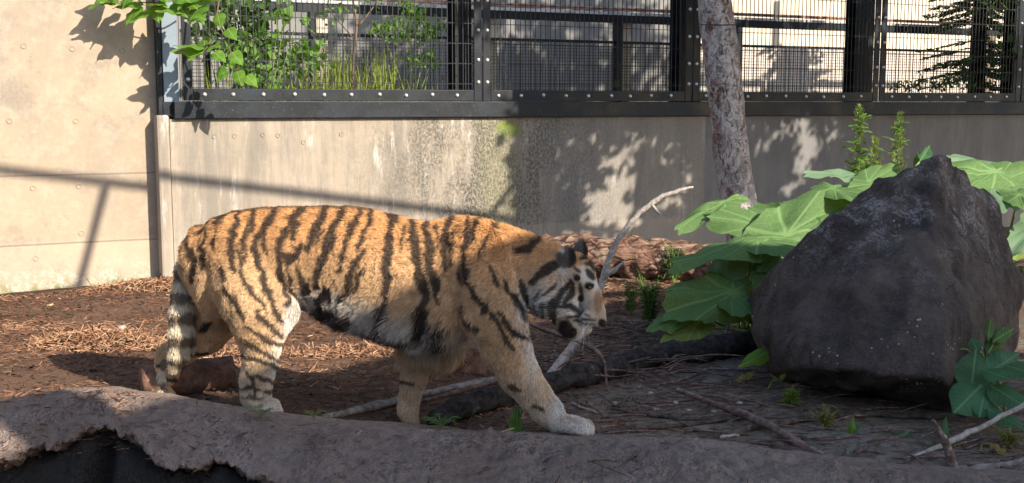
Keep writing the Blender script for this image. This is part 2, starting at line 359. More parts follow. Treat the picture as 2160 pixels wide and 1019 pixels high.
def leaf_mat(name, top, under, vein=(0.30, 0.42, 0.12), transl=0.3, rough=0.5):
    k = NT(name, rough, 0.18)
    lx, ly, vk = k.attr('lx'), k.attr('ly'), k.attr('vk')
    phi = k.math('ARCTAN2', ly, lx); rr_ = k.math('SQRT', k.math('ADD', k.math('MULTIPLY', lx, lx), k.math('MULTIPLY', ly, ly)))
    v0 = k.rng(k.math('MULTIPLY', k.math('ABSOLUTE', k.math('SINE', k.math('MULTIPLY', phi, 5.0))), rr_), 0.05, 0.16, 1, 0)
    cmb = k.n('CombineXYZ'); k.set(cmb.inputs[0], lx); k.set(cmb.inputs[1], ly)
    v2 = k.rng(k.voro(9, cmb.outputs[0], 'DISTANCE_TO_EDGE'), 0.02, 0.08, 0.5, 0)
    v0 = k.math('MAXIMUM', v0, v2)
    al = k.math('ABSOLUTE', ly); mid = k.rng(al, 0.03, 0.09, 1, 0)
    sv = k.math('ABSOLUTE', k.math('SINE', k.math('MULTIPLY', k.math('SUBTRACT', lx, k.math('MULTIPLY', al, 0.22)), 26.0)))
    v1 = k.math('MAXIMUM', mid, k.rng(sv, 0.05, 0.25, 0.55, 0))
    v = k.math('ADD', k.math('MULTIPLY', v0, k.rng(vk, 0.4, 0.6, 1, 0)), k.math('MULTIPLY', v1, k.math('MULTIPLY', k.rng(vk, 0.4, 0.6), k.rng(vk, 1.4, 1.6, 1, 0))))
    n1 = k.noise(9, 4, 0.6); n2 = k.noise(140, 3, 0.7)
    top = tuple(top)
    oi = k.n('ObjectInfo'); rv = oi.outputs['Random']
    c = k.mix(k.rng(n1, 0.3, 0.7), tuple(q * 0.66 for q in top), tuple(min(1, q * 1.3) for q in top))
    c = k.mix(k.math('MULTIPLY', rv, 0.5), c, (top[0] * 1.5, top[1] * 1.1, top[2] * 0.8))
    c = k.mix(k.math('MULTIPLY', k.rng(k.noise(6, 5, 0.75), 0.56, 0.70), 0.45), c, (top[0] * 2.2, top[1] * 1.25, top[2] * 1.2))
    c = k.mix(k.math('MULTIPLY', k.rng(k.noise(24, 5, 0.8), 0.62, 0.68), 0.85), c, (0.10, 0.07, 0.03))
    geo = k.n('NewGeometry')
    c = k.mix(geo.outputs['Backfacing'], c, under)
    c = k.mix(k.math('MULTIPLY', v, 0.75), c, vein)
    k.color(c).bump(k.math('SUBTRACT', k.math('MULTIPLY', n2, 0.25), k.math('MULTIPLY', v, 0.8)), 0.5, 0.006)
    tr = k.n('BsdfTranslucent'); k.set(tr.inputs[0], k.mix(0.5, c, (0.42, 0.62, 0.05), 'MULTIPLY'))
    tr2 = k.mix(0.6, c, (0.32, 0.50, 0.04)); k.set(tr.inputs[0], tr2)
    ms = k.n('MixShader'); ms.inputs[0].default_value = transl
    k.t.links.new(k.b.outputs[0], ms.inputs[1]); k.t.links.new(tr.outputs[0], ms.inputs[2]); k.t.links.new(ms.outputs[0], k.out.inputs[0])
    return k.m
M['big_leaf'] = leaf_mat('butterbur_leaf', (0.038, 0.118, 0.024), (0.10, 0.18, 0.06), (0.20, 0.33, 0.12), 0.25, 0.62)
M['leaf_yellow'] = leaf_mat('yellowing_leaf', (0.15, 0.21, 0.03), (0.20, 0.25, 0.07))
M['leaf_blue'] = leaf_mat('dock_leaf', (0.045, 0.125, 0.060), (0.14, 0.22, 0.13), (0.13, 0.25, 0.12), 0.2)
M['leaf_fresh'] = leaf_mat('fresh_vine_leaf', (0.11, 0.25, 0.035), (0.17, 0.29, 0.08), transl=0.4)
M['leaf_dark'] = leaf_mat('shaded_tree_leaf', (0.045, 0.105, 0.028), (0.09, 0.15, 0.05), transl=0.12)
M['leaf_dry'] = leaf_mat('dry_leaf', (0.22, 0.17, 0.06), (0.24, 0.20, 0.09), (0.3, 0.24, 0.1))
M['needle'] = leaf_mat('fir_needles', (0.028, 0.065, 0.026), (0.05, 0.09, 0.04), transl=0.1)
k = NT('green_stem', 0.6); k.color((0.17, 0.25, 0.06)); M['stem'] = k.m
k = NT('woody_stem', 0.8); k.color((0.17, 0.115, 0.075)); M['wood_stem'] = k.m
k = NT('bark_chips', 0.9, 0.15)
r = k.n('ObjectInfo'); rc = k.attr('tone')
k.color(k.ramp(rc, [(0.0, (0.05, 0.032, 0.024)), (0.4, (0.125, 0.066, 0.042)), (0.75, (0.26, 0.13, 0.072)), (1.0, (0.50, 0.32, 0.19))])); M['chips'] = k.m
k = NT('pale_boards', 0.85); x, y, z = k.sep()
c = k.mix(k.rng(k.noise(1, 5, 0.6, k.mapping((3, 3, 0.25))), 0.35, 0.7), (0.66, 0.58, 0.46), (0.52, 0.45, 0.36))
c = k.mix(k.math('MULTIPLY', k.rng(k.noise(14, 4, 0.7), 0.64, 0.70), 0.5), c, (0.25, 0.20, 0.15))
k.color(c); M['boards'] = k.m
k = NT('grey_panel', 0.8); c = k.mix(k.rng(k.noise(1, 5, 0.6, k.mapping((4, 4, 0.4))), 0.35, 0.7), (0.20, 0.195, 0.19), (0.29, 0.28, 0.265))
k.color(c); M['grey_panel'] = k.m
k = NT('mixed_rubble', 0.9)
vv = k.n('TexVoronoi'); k.set(vv.inputs['Vector'], k.obj()); vv.inputs['Scale'].default_value = 42
hs = k.sep(vv.outputs['Color'])
c = k.ramp(hs[0], [(0.0, (0.72, 0.66, 0.58)), (0.3, (0.66, 0.50, 0.40)), (0.5, (0.70, 0.68, 0.66)), (0.68, (0.50, 0.52, 0.56)), (0.82, (0.62, 0.50, 0.30)), (1.0, (0.80, 0.76, 0.70))])
k.color(c); M['rubble'] = k.m
k = NT('weathered_roof', 0.85); k.color((0.12, 0.11, 0.10)); M['roof'] = k.m
k = NT('rust_red_paint', 0.7); k.color(k.mix(k.rng(k.noise(20, 4), 0.4, 0.6), (0.42, 0.16, 0.11), (0.62, 0.40, 0.33))); M['rust'] = k.m
k = NT('sunlit_white', 0.6); k.color(k.mix(k.rng(k.noise(9, 5, 0.7), 0.5, 0.62), (0.74, 0.73, 0.71), (0.45, 0.42, 0.40))); M['white'] = k.m
k = NT('pebble_stone', 0.85); k.color(k.mix(k.rng(k.noise(30, 4), 0.4, 0.6), (0.30, 0.28, 0.26), (0.45, 0.42, 0.39))); M['pebble'] = k.m
# ================================================================== THE SETTING
WANG = math.atan2(WD[1], WD[0])
def wall_frame(o): o.location = WALL_A; o.rotation_euler = (0, 0, WANG); return o
def lb(t0, t1, n0, n1, z0, z1):          # box in the wall's own frame (n = metres in front of the low wall's face)
    return box_v(t0, t1, -n1, -n0, z0, z1)
def wmesh(name, boxes, mat, parent=None, bev=0.0, extra=None):
    mb = MB()
    for b in boxes: mb.add(lb(*b), BOXF)
    if extra:
        for v, f in extra: mb.add(v, f)
    me = bpy.data.meshes.new(name); me.from_pydata(np.concatenate(mb.v).tolist(), [], mb.f); me.update(); me.materials.append(mat)
    o = link(name, me, parent)
    if parent is None: wall_frame(o)
    if bev: bevel(o, bev)
    return o

# ---- ground (one sheet, reaching far beyond the walls)
RIM_PX = [(-500, 868, 4.95), (-150, 858, 4.82), (0, 842, 4.75), (100, 824, 4.74), (200, 819, 4.73), (300, 831, 4.71), (450, 857, 4.68), (600, 881, 4.66), (800, 896, 4.64),
          (1000, 918, 4.60), (1250, 927, 4.55), (1400, 937, 4.50), (1600, 957, 4.42), (1800, 986, 4.32), (2000, 1006, 4.20), (2160, 1018, 4.08), (2500, 1040, 3.85), (2900, 1060, 3.6)]
RIM = np.array([P(*q) for q in RIM_PX]); RIM[:, 2] -= 0.022 - 0.020 * smooth01(-0.3, 0.6, RIM[:, 0])
def rim_at(x):
    return np.interp(x, RIM[:, 0], RIM[:, 1]), np.interp(x, RIM[:, 0], RIM[:, 2])
def ground_z(x, y):
    x = np.asarray(x, float); y = np.asarray(y, float)
    z = 0.035 * fbm(x * 0.8, y * 0.8, 0.3, 3) + 0.012 * fbm(x * 4, y * 4, 1.7, 3) + 0.004 * fbm(x * 15, y * 15, 4.4, 2)
    z = z * smooth01(4.3, 5.6, y)
    for (cx, cy, cz) in ((-1.155, 5.05, 0.018), (-1.71, 5.45, -0.010), (0.27, 4.72, 0.012), (-0.47, 5.11, -0.05)):      # level footing
        w_ = np.exp(-((x - cx) ** 2 + (y - cy) ** 2) / 0.22 ** 2); z = z * (1 - w_) + cz * w_
    # low bank of chips against the wall corner, slight fall to the far left
    z = z + 0.06 * np.exp(-(((x + 2.3) / 0.8) ** 2 + ((y - 9.0) / 0.6) ** 2)) - 0.06 * smooth01(-2.6, -4.0, x)
    ry, rz = rim_at(x)
    z = z - 0.05 * smooth01(0.45, 0.10, y - ry) * smooth01(0.4, 0.9, x)
    fr = smooth01(ry - 0.05, ry - 0.5, y)
    z = z * (1 - fr) - 1.0 * fr
    vis = smooth01(1.6, 1.0, y)
    return z * (1 - vis) - 0.15 * vis
def axis(parts):
    return np.unique(np.concatenate([np.linspace(a, b, n) for a, b, n in parts]))
gx = axis([(-60, -6, 16), (-6, -3.6, 20), (-3.6, 5.0, 260), (5.0, 9, 30), (9, 70, 18)])
gy = axis([(-40, 0.9, 14), (0.9, 3.7, 16), (3.7, 7.2, 170), (7.2, 13.5, 130), (13.5, 90, 20)])
X, Y = np.meshgrid(gx, gy)
Z = ground_z(X, Y)
nx_, ny_ = len(gx), len(gy)
idx = np.arange(nx_ * ny_).reshape(ny_, nx_)
fq = np.stack([idx[:-1, :-1], idx[:-1, 1:], idx[1:, 1:], idx[1:, :-1]], -1).reshape(-1, 4)
ground = mk('ground', np.stack([X, Y, Z], -1).reshape(-1, 3), fq, M['soil'], smooth=True)
tag(ground, 'brown trodden soil of the enclosure floor strewn with bark', 'ground', kind='structure')

# ---- rock ledge along the front of the enclosure
us = axis([(RIM[0, 0], -2.6, 20), (-2.6, 2.6, 620), (2.6, RIM[-1, 0], 20)])
prof = [(0.62, -0.30), (0.46, -0.13), (0.30, -0.055), (0.17, -0.018), (0.06, -0.002), (0.0, 0.0), (-0.07, -0.012), (-0.15, -0.035), (-0.23, -0.065), (-0.31, -0.105), (-0.39, -0.15),
        (-0.455, -0.205), (-0.49, -0.27), (-0.50, -0.34), (-0.48, -0.42), (-0.47, -0.52), (-0.50, -0.66), (-0.55, -0.82), (-0.60, -1.3)]
pr = catmull(prof, 110)
ry, rz = rim_at(us)
# hollow under the crust on the left part of the ledge
pyu = us
Vl = np.zeros((len(us), len(pr), 3)); facea = np.zeros((len(us), len(pr)))
for i, u in enumerate(us):
    o_ = pr[:, 0].copy(); h_ = pr[:, 1].copy()
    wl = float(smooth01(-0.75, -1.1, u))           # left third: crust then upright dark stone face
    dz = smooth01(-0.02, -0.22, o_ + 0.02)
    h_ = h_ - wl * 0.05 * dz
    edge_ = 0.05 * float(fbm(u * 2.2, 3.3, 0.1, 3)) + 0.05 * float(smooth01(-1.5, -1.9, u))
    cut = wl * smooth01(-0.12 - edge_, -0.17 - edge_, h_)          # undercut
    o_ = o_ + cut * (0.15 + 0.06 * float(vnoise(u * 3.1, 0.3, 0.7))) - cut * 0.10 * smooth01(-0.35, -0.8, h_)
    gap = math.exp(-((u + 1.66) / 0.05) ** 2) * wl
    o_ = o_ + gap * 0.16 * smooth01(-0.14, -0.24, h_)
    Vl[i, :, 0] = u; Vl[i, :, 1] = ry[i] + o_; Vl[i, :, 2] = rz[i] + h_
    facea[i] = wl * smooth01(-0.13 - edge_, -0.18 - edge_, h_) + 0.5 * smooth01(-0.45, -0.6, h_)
flat = Vl.reshape(-1, 3)
nz_ = 0.034 * fbm(flat[:, 0] * 3, flat[:, 1] * 3, flat[:, 2] * 3, 3) + 0.022 * fbm(flat[:, 0] * 11, flat[:, 1] * 11, flat[:, 2] * 11, 4, 0.62) + 0.008 * fbm(flat[:, 0] * 45, flat[:, 1] * 45, flat[:, 2] * 45, 2, 0.6)
lump = np.abs(fbm(flat[:, 0] * 22, flat[:, 1] * 22, flat[:, 2] * 22, 3, 0.55))
keep = smooth01(0.10, -0.08, np.tile(pr[:, 0], len(us)))
flat[:, 2] += nz_ * (0.25 + 0.75 * keep) - 0.022 * lump * keep
flat[:, 1] += (0.6 * nz_ - 0.022 * lump) * keep * (1 - 0.8 * np.clip(facea.ravel(), 0, 1))
ii = np.arange(len(us) * len(pr)).reshape(len(us), len(pr))
fl = np.stack([ii[:-1, :-1], ii[:-1, 1:], ii[1:, 1:], ii[1:, :-1]], -1).reshape(-1, 4)
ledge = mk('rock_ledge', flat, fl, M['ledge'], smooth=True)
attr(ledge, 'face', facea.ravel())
tag(ledge, 'long rough grey-brown rock ledge running in front of the tiger', 'rock ledge')

# ---- walls
T_END = TW(2160) + 3.5
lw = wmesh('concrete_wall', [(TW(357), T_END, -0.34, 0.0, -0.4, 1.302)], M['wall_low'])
tag(lw, 'low stained concrete wall under the black mesh fence', 'wall')
cap = wmesh('wall_end_pillar', [(0.0, TW(356), -0.36, 0.018, -0.4, 1.335)], M['wall_low'], bev=0.02)
tag(cap, 'narrow concrete pillar closing the end of the low stained wall', 'pillar')
LO = 0.15
LT1 = TW(341, LO)
lwall = wmesh('tall_concrete_wall', [(-14.0, LT1, -0.55, -LO, -0.5, 4.2)], M['wall_left'])
tag(lwall, 'tall smooth beige concrete wall with round tie holes', 'wall')
def ring_disc(c, r, n0, depth=0.012, seg=14):
    """a shallow conical plug in the wall frame; c=(t,z), n0 = wall face offset"""
    v = []; f = []
    for rr, dn in ((r, 0.0015), (r * 0.9, 0.006), (r * 0.72, 0.005), (r * 0.62, -0.004 + 0.006)):
        for j in range(seg):
            a = 2 * math.pi * j / seg; v.append([c[0] + rr * math.cos(a), -(n0 + dn), c[1] + rr * math.sin(a)])
    for q in range(3):
        for j in range(seg):
            kx = (j + 1) % seg; f.append([q * seg + j, q * seg + kx, (q + 1) * seg + kx, (q + 1) * seg + j])
    f.append([3 * seg + j for j in range(seg)])
    return v, f
for (px, py) in [(153, 103), (160, 255), (167, 393), (172, 492), (321, 105), (258, 107), (50, 97), (70, 397), (76, 545), (174, 610), (20, 255)]:
    q = PW(px, py, LO); t = float(np.dot(q - WALL_A, WD))
    wmesh('tie_hole', [], M['wall_left'], parent=lwall, extra=[ring_disc((t, q[2]), 0.022, -LO)])
for (px, py) in [(452, 288), (495, 287), (554, 285), (586, 286), (720, 283), (868, 281), (1130, 275), (870, 448), (1130, 430), (640, 300)]:
    q = PW(px, py, 0.0); t = float(np.dot(q - WALL_A, WD))
    wmesh('tie_hole', [], M['wall_low'], parent=lw, extra=[ring_disc((t, q[2]), 0.019, 0.0)])

up = wmesh('upper_ground', [(-30, 60, -60, -0.34, -0.5, 1.33)], M['soil'])
tag(up, 'raised ground behind the mesh fence', 'ground', kind='structure')

# ---- mesh fence on the low wall
bm_ = wmesh('fence_beam', [(TW(366), T_END, -0.16, 0.045, 1.306, 1.445)], M['black'], bev=0.006)
tag(bm_, 'long dark steel beam lying along the top of the low wall', 'beam')
post = wmesh('corner_post', [(TW(349), TW(381), -0.14, -0.045, 1.345, 3.7)], M['blue'], bev=0.004)
tag(post, 'pale blue-grey steel corner post at the end of the mesh fence', 'post')
pk = wmesh('corner_angle', [(TW(337), TW(346), -0.24, -0.03, 1.338, 3.7), (TW(346) - 0.001, TW(366), -0.18, -0.02, 1.339, 1.44)], M['black'])
tag(pk, 'narrow black steel angle between tall concrete wall and blue-grey post', 'steel angle')

def dome(c, r, seg=10):
    v = [[c[0], c[1] - r * 0.75, c[2]]]; f = []
    for a, h in ((0.5, 0.62), (0.87, 0.35), (1.0, 0.0)):
        for j in range(seg):
            an = 2 * math.pi * j / seg; v.append([c[0] + r * a * math.cos(an), c[1] - r * h, c[2] + r * a * math.sin(an)])
    for j in range(seg): f.append([0, 1 + (j + 1) % seg, 1 + j])
    for q in range(2):
        for j in range(seg):
            kx = (j + 1) % seg; f.append([1 + q * seg + j, 1 + q * seg + kx, 1 + (q + 1) * seg + kx, 1 + (q + 1) * seg + j])
    return v, f
_bd = dome((0, 0, 0), 0.0175); BOLT_ME = bpy.data.meshes.new('bolt'); BOLT_ME.from_pydata(_bd[0], [], _bd[1]); BOLT_ME.materials.append(M['bolt'])
BOLT_ME.polygons.foreach_set('use_smooth', np.ones(len(BOLT_ME.polygons), bool))
ZT = 3.6
def fence_panel(t0, t1, bw0, bw1, label):
    root = empty('mesh_fence_panel'); root.location = WALL_A + WD * t0 + np.array([0, 0, 1.447]); root.rotation_euler = (0, 0, WANG)
    def part(name, boxes, mat, bev=0.003):
        mb = MB()
        for b in boxes: mb.add(lb(*b) - np.array([t0, 0, 1.447]), BOXF)
        me = bpy.data.meshes.new(name); me.from_pydata(np.concatenate(mb.v).tolist(), [], mb.f); me.update(); me.materials.append(mat)
        o = link(name, me, root)
        if bev: bevel(o, bev)
        return o
    part('side_bar', [(t0, t0 + bw0, -0.012, 0.0, 1.449, ZT)], M['black'])
    part('side_bar', [(t1 - bw1, t1, -0.012, 0.0, 1.449, ZT)], M['black'])
    part('bottom_bar', [(t0 + bw0 + 0.002, t1 - bw1 - 0.002, -0.013, -0.002, 1.449, 1.545)], M['black'])
    part('top_bar', [(t0 + bw0 + 0.002, t1 - bw1 - 0.002, -0.013, -0.002, ZT - 0.09, ZT - 0.002)], M['black'])
    ws = []
    n = int(round((t1 - t0 - bw0 - bw1) / 0.05))
    for i in range(1, n):
        t = t0 + bw0 + (t1 - t0 - bw0 - bw1) * i / n + random.uniform(-0.002, 0.002); ws.append((t - 0.0029, t + 0.0029, -0.0212, -0.0155, 1.46, ZT))
    z = 1.60
    while z < ZT - 0.1:
        ws.append((t0 + 0.01, t1 - 0.01, -0.027, -0.0213, z - 0.003, z + 0.003)); z += 0.176
    wm = part('wire_mesh', ws, M['wire'], 0); tag(wm, kind='stuff')
    def bolt(t, z, s=1.0):
        o = link('bolt', BOLT_ME, root); o.location = (t - t0, 0.0, z - 1.447); o.scale = (s, s, s)
        o.rotation_euler = (0, random.uniform(0, 6), 0)
    nb = max(3, int(round((t1 - t0 - bw0 - bw1) / 0.235)))
    for i in range(nb):
        bolt(t0 + bw0 + (t1 - t0 - bw0 - bw1) * (i + 0.35 + random.uniform(-0.06, 0.06)) / nb, 1.499 + random.uniform(-0.004, 0.004))
    for z in (1.615, 1.81, 2.07, 2.33, 2.59):
        if bw0 > 0.04: bolt(t0 + bw0 * 0.55, z)
        bolt(t1 - bw1 * 0.45, z)
    tag(root, label, 'fence panel', 'panels of the mesh fence on the wall'); return root
tp = [TW(388), TW(1017), TW(1019.5), TW(1458), TW(1460.5), TW(1851), TW(1853.5), TW(2150)]
fence_panel(tp[0], tp[1], 0.075, 0.075, 'black wire mesh fence panel beside the blue-grey corner post')
fence_panel(tp[2], tp[3], 0.075, 0.075, 'black wire mesh fence panel between leafy plants and the leaning trunk')
fence_panel(tp[4], tp[5], 0.075, 0.075, 'black wire mesh fence panel just past the leaning tree trunk')
fence_panel(tp[6], tp[7], 0.075, 0.075, 'black wire mesh fence panel in front of the dark fir tree')
fence_panel(tp[7] + 0.02, tp[7] + 2.3, 0.075, 0.075, 'black wire mesh fence panel beyond the fir tree, at the fence end')
for (a, b, lab) in [(960, 994, 'dark steel column behind the fence, next to the leafy plants'), (1430, 1474, 'dark steel column behind the fence, hidden partly by the leaning trunk'),
                    (1800, 1836, 'dark steel column behind the fence, between two bright bays'), (2132, 2190, 'dark steel column behind the fence, next to the fir tree')]:
    ta, tb = TW(a, 0.2), TW(b, 0.2)
    c_ = wmesh('steel_column', [(ta, tb, -0.20, -0.188, 1.331, 3.8), (ta + (tb - ta) / 2 - 0.006, ta + (tb - ta) / 2 + 0.006, -0.36, -0.2, 1.331, 3.8), (ta, tb, -0.372, -0.36, 1.331, 3.8)], M['black'])
    tag(c_, lab, 'column', 'columns behind the mesh fence')

# ---- second fence and boarded building behind
O2 = 1.35
def zat(px, py, off): return float(PW(px, py, off)[2])
zr1a, zr1b = zat(1240, 24, O2), zat(1240, 34, O2)
zm = zat(1240, 88, O2)
f2 = empty('inner_fence'); f2.location = WALL_A - WN * O2 + np.array([0, 0, 1.33]); f2.rotation_euler = (0, 0, WANG)
def part2(root, name, boxes, mat, off, z0=1.33, bev=0):
    mb = MB()
    for b in boxes: mb.add(box_v(b[0], b[1], -b[3], -b[2], b[4] - z0, b[5] - z0), BOXF)
    me = bpy.data.meshes.new(name); me.from_pydata(np.concatenate(mb.v).tolist(), [], mb.f); me.update(); me.materials.append(mat)
    o = link(name, me, root)
    if bev: bevel(o, bev)
    return o
tA, tB = TW(385, O2), TW(2600, O2)
part2(f2, 'top_rail', [(tA, tB, -0.03, 0.03, zr1a - 0.11, zr1b + 0.02)], M['black'], O2)
part2(f2, 'lit_rail_top', [(tA, tB, -0.032, 0.034, zr1b + 0.0215, zr1b + 0.05)], M['white'], O2)  # sunlit top of the rail put in as a white strip
part2(f2, 'rail_strip', [(tA, tB, -0.05, 0.02, zr1b + 0.07, zr1b + 0.10)], M['rust'], O2)
part2(f2, 'middle_rail', [(tA, tB, -0.02, 0.02, zm - 0.014, zm + 0.014)], M['black'], O2)
for px, w, mt in [(661, 13, 'black'), (1301, 11, 'black'), (1552, 8, 'grey_panel'), (1812, 26, 'black'), (440, 12, 'black'), (2070, 30, 'timber')]:
    part2(f2, 'post', [(TW(px - w / 2, O2), TW(px + w / 2, O2), -0.04, 0.06, 1.331, zr1a - 0.112)], M[mt], O2)
for px, w in [(684, 28), (1046, 12), (1322, 24)]:
    part2(f2, 'post', [(TW(px - w / 2, O2), TW(px + w / 2, O2), -0.12, -0.045, 1.331, zr1a - 0.112)], M['boards'], O2)
ws = []
t = tA
while t < tB: ws.append((t - 0.0024, t + 0.0024, 0.022, 0.0262, 1.335, zm - 0.014)); t += 0.033
z = 1.34
while z < zm - 0.02: ws.append((tA, tB, 0.0265, 0.031, z - 0.0024, z + 0.0024)); z += 0.033
tag(part2(f2, 'wire_mesh', ws, M['wire'], O2), kind='stuff')
tag(f2, 'inner fence with fine square mesh below a dark rail, behind the main fence', 'fence')

O3 = 3.2
bl = empty('boarded_building'); bl.location = WALL_A - WN * O3 + np.array([0, 0, 1.33]); bl.rotation_euler = (0, 0, WANG)
t3a, t3b = TW(300, O3), TW(2900, O3)
bw_ = 0.20
bme = bpy.data.meshes.new('board'); bme.from_pydata((box_v(0.003, bw_ - 0.003, 0, 0.02, 0, 3.2)).tolist(), [], BOXF); bme.materials.append(M['boards'])
bme_shade = bpy.data.meshes.new('board'); bme_shade.from_pydata((box_v(0.003, bw_ - 0.003, 0, 0.02, 0, 3.2)).tolist(), [], BOXF); bme_shade.materials.append(M['grey_panel'])  # same cladding as the pale boards, its tree shade put in as grey
t = t3a
tshade = TW(1440, O3)
while t < t3b:
    o = link('board', bme if t > tshade else bme_shade, bl); o.location = (t, random.uniform(-0.003, 0.003), 0.001); t += bw_
part2(bl, 'backing_wall', [(t3a, t3b, -0.2, -0.022, 1.331, 4.4)], M['grey_panel'], O3)
part2(bl, 'roof', [(t3a - 0.3, t3b + 0.3, -2.5, 0.25, 4.54, 4.66)], M['roof'], O3)
tag(bl, 'building clad in vertical boards, one side painted grey for tree shade, behind the fences', 'building')
rub = wmesh('stone_bank', [], M['rubble'], extra=[(lb(TW(1470, 3.0), TW(2700, 3.0), -3.15, -2.95, 1.331, zat(1750, 104, 2.95)), BOXF)])
tag(rub, 'low bank of mixed pale stones seen through the fine mesh', 'stone bank')

# ---- shelter over the viewers (its shade lies on the front of the tiger and the ledge)
ZR = 3.7
def up_to(p, z): return p + SUN * ((z - p[2]) / SUN[2])
e1 = up_to(P(1185, 497, 4.66), ZR); e2 = up_to(P(800, 690, 4.78), ZR)
ed = (e1 - e2); ed[2] = 0; ed /= np.linalg.norm(ed)
yfar = 3.0; ynear = -0.8
far = e1 + ed * ((yfar - e1[1]) / ed[1]); near = e1 + ed * ((ynear - e1[1]) / ed[1])
sh = empty('viewing_shelter', (4.0, -0.6, -0.15))
rf = np.array([[far[0], far[1], ZR], [7.6, far[1] - 0.4, ZR], [7.6, ynear, ZR], [near[0], near[1], ZR]])
rv = np.vstack([rf, rf + np.array([0, 0, 0.12])])
mk('roof', rv, [[0, 3, 2, 1], [4, 5, 6, 7], [0, 1, 5, 4], [1, 2, 6, 5], [2, 3, 7, 6], [3, 0, 4, 7]], M['roof'], sh)
for (x, y, r_) in [(7.4, 2.3, .06), (7.4, -0.6, .06), (near[0] + 0.3, -0.65, .06), (far[0] + 0.12, far[1] - 0.18, .06), (1.36, 1.84, .11)]:
    mk('post', box_v(x - r_, x + r_, y - r_, y + r_, -1.05, ZR - 0.001), BOXF, M['timber'], sh)
tag(sh, 'flat roofed viewing shelter on posts beside the visitor side', 'shelter')

# ---- unseen building added behind the viewer to hold back sky light
vb = empty('sky_blocking_building', (0, -5.0, -0.15))
mk('wall', box_v(-16, 14, -5.3, -5.0, -0.3, 3.4), BOXF, M['grey_panel'], vb)
mk('roof', box_v(-16.4, 14.4, -11, -4.6, 3.402, 3.6), BOXF, M['roof'], vb)
for i in range(9):
    x = -14 + i * 3.2
    wv = mk('window', box_v(x, x + 1.6, -4.998, -4.95, 0.9, 2.6), BOXF, M['timber'], vb)
    mk('pane', box_v(x + 0.1, x + 1.5, -4.949, -4.94, 1.0, 2.5), BOXF, M['black'], wv)
tag(vb, 'long grey building added unseen behind the viewing area to block sky', 'building')

# ---- overhead frame whose beam and braces shade the walls
def off_wall(px, py, off, t): return PW(px, py, off) + SUN * t
nf = empty('overhead_frame', (0, 5, 0))
TT = 6.8
b0, b1 = off_wall(-10, 357, LO, TT), off_wall(930, 444, 0.0, TT)
bd_ = b1 - b0
beam_a, beam_b = b0 - bd_ * 1.05, b1 + bd_ * 1.05
mk('beam', *tube([beam_a, beam_b], 0.036, 10), M['black'], nf)
mk('brace', *tube([off_wall(224, 388, LO, TT), off_wall(165, 610, LO, TT)], 0.036, 10), M['black'], nf)
mk('brace', *tube([off_wall(165, 610, LO, TT), off_wall(165, 610, LO, TT) - np.array([2.2, 1.3, 0.2])], 0.03, 10), M['black'], nf)
mk('brace', *tube([off_wall(1135, 322, 0.0, TT), off_wall(1030, 458, 0.0, TT)], 0.03, 10), M['black'], nf)
for q in (beam_a, beam_b):
    mk('post', *tube([[q[0], q[1], -1.05], q], 0.05, 10), M['black'], nf)
tag(nf, 'overhead tubular steel frame high over the enclosure', 'frame')
# ================================================================== THE TIGER
import openvdb as vdb
T_F = np.array([650.0 * 5.06 / F, -0.34, 0.0]); T_F /= np.linalg.norm(T_F)      # forward
T_L = np.array([T_F[1], -T_F[0], 0.0])                                           # towards the camera
T_O = P(740, 700, 5.08); T_O[2] = 0.0
CAMP = np.array([0, 0, CAM_Z])
def TP(px, py, l):
    d = ray(px, py); t = (l - np.dot(CAMP - T_O, T_L)) / np.dot(d, T_L)
    p = CAMP + d * t - T_O
    return np.array([p @ T_F, l, p[2]])
def to_world(q): q = np.atleast_2d(q); return T_O + q[:, :1] * T_F + q[:, 1:2] * T_L + q[:, 2:] * np.array([0, 0, 1.0])
def proj(q):
    p = to_world(q) - CAMP
    dep = p[:, 1] * CT - p[:, 2] * ST; upc = p[:, 1] * ST + p[:, 2] * CT
    return W / 2 + F * p[:, 0] / dep, Hh / 2 - F * upc / dep
VX = 0.0075
lo = np.array([-1.22, -0.36, -0.09]); hi = np.array([1.22, 0.36, 1.02])
dim = np.ceil((hi - lo) / VX).astype(int)
FIELD = np.full(dim, 0.2, np.float32)
def grid(a, b):
    i0 = np.clip(np.floor((a - lo) / VX).astype(int), 0, dim); i1 = np.clip(np.ceil((b - lo) / VX).astype(int), 0, dim)
    s = tuple(slice(int(x), int(y)) for x, y in zip(i0, i1))
    ax = [lo[k] + VX * np.arange(i0[k], i1[k]) for k in range(3)]
    return s, np.meshgrid(*ax, indexing='ij')
def smin(a, b, k):
    h = np.clip(0.5 + 0.5 * (b - a) / k, 0, 1); return b + (a - b) * h - k * h * (1 - h)
def put(s, d, k): FIELD[s] = smin(FIELD[s], d.astype(np.float32), k)
def chain(pts, k=0.03, sq=1.0):
    """pts: (px,py,l,r); consecutive round cones, lateral extent scaled by sq"""
    q = [(TP(a, b, c), r) for a, b, c, r in pts]
    for (A, ra), (B, rb) in zip(q[:-1], q[1:]):
        m = max(ra, rb) + 0.09
        s, (gxx, gyy, gzz) = grid(np.minimum(A, B) - m, np.maximum(A, B) + m)
        ab = B - A; L2 = ab @ ab + 1e-9
        t = np.clip(((gxx - A[0]) * ab[0] + (gyy - A[1]) * ab[1] + (gzz - A[2]) * ab[2]) / L2, 0, 1)
        r = ra + (rb - ra) * t
        dx = gxx - (A[0] + ab[0] * t); dy = (gyy - (A[1] + ab[1] * t)) / sq; dz = gzz - (A[2] + ab[2] * t)
        put(s, (np.sqrt(dx * dx + dy * dy + dz * dz) - r) * min(1.0, sq ** 0.5), k)
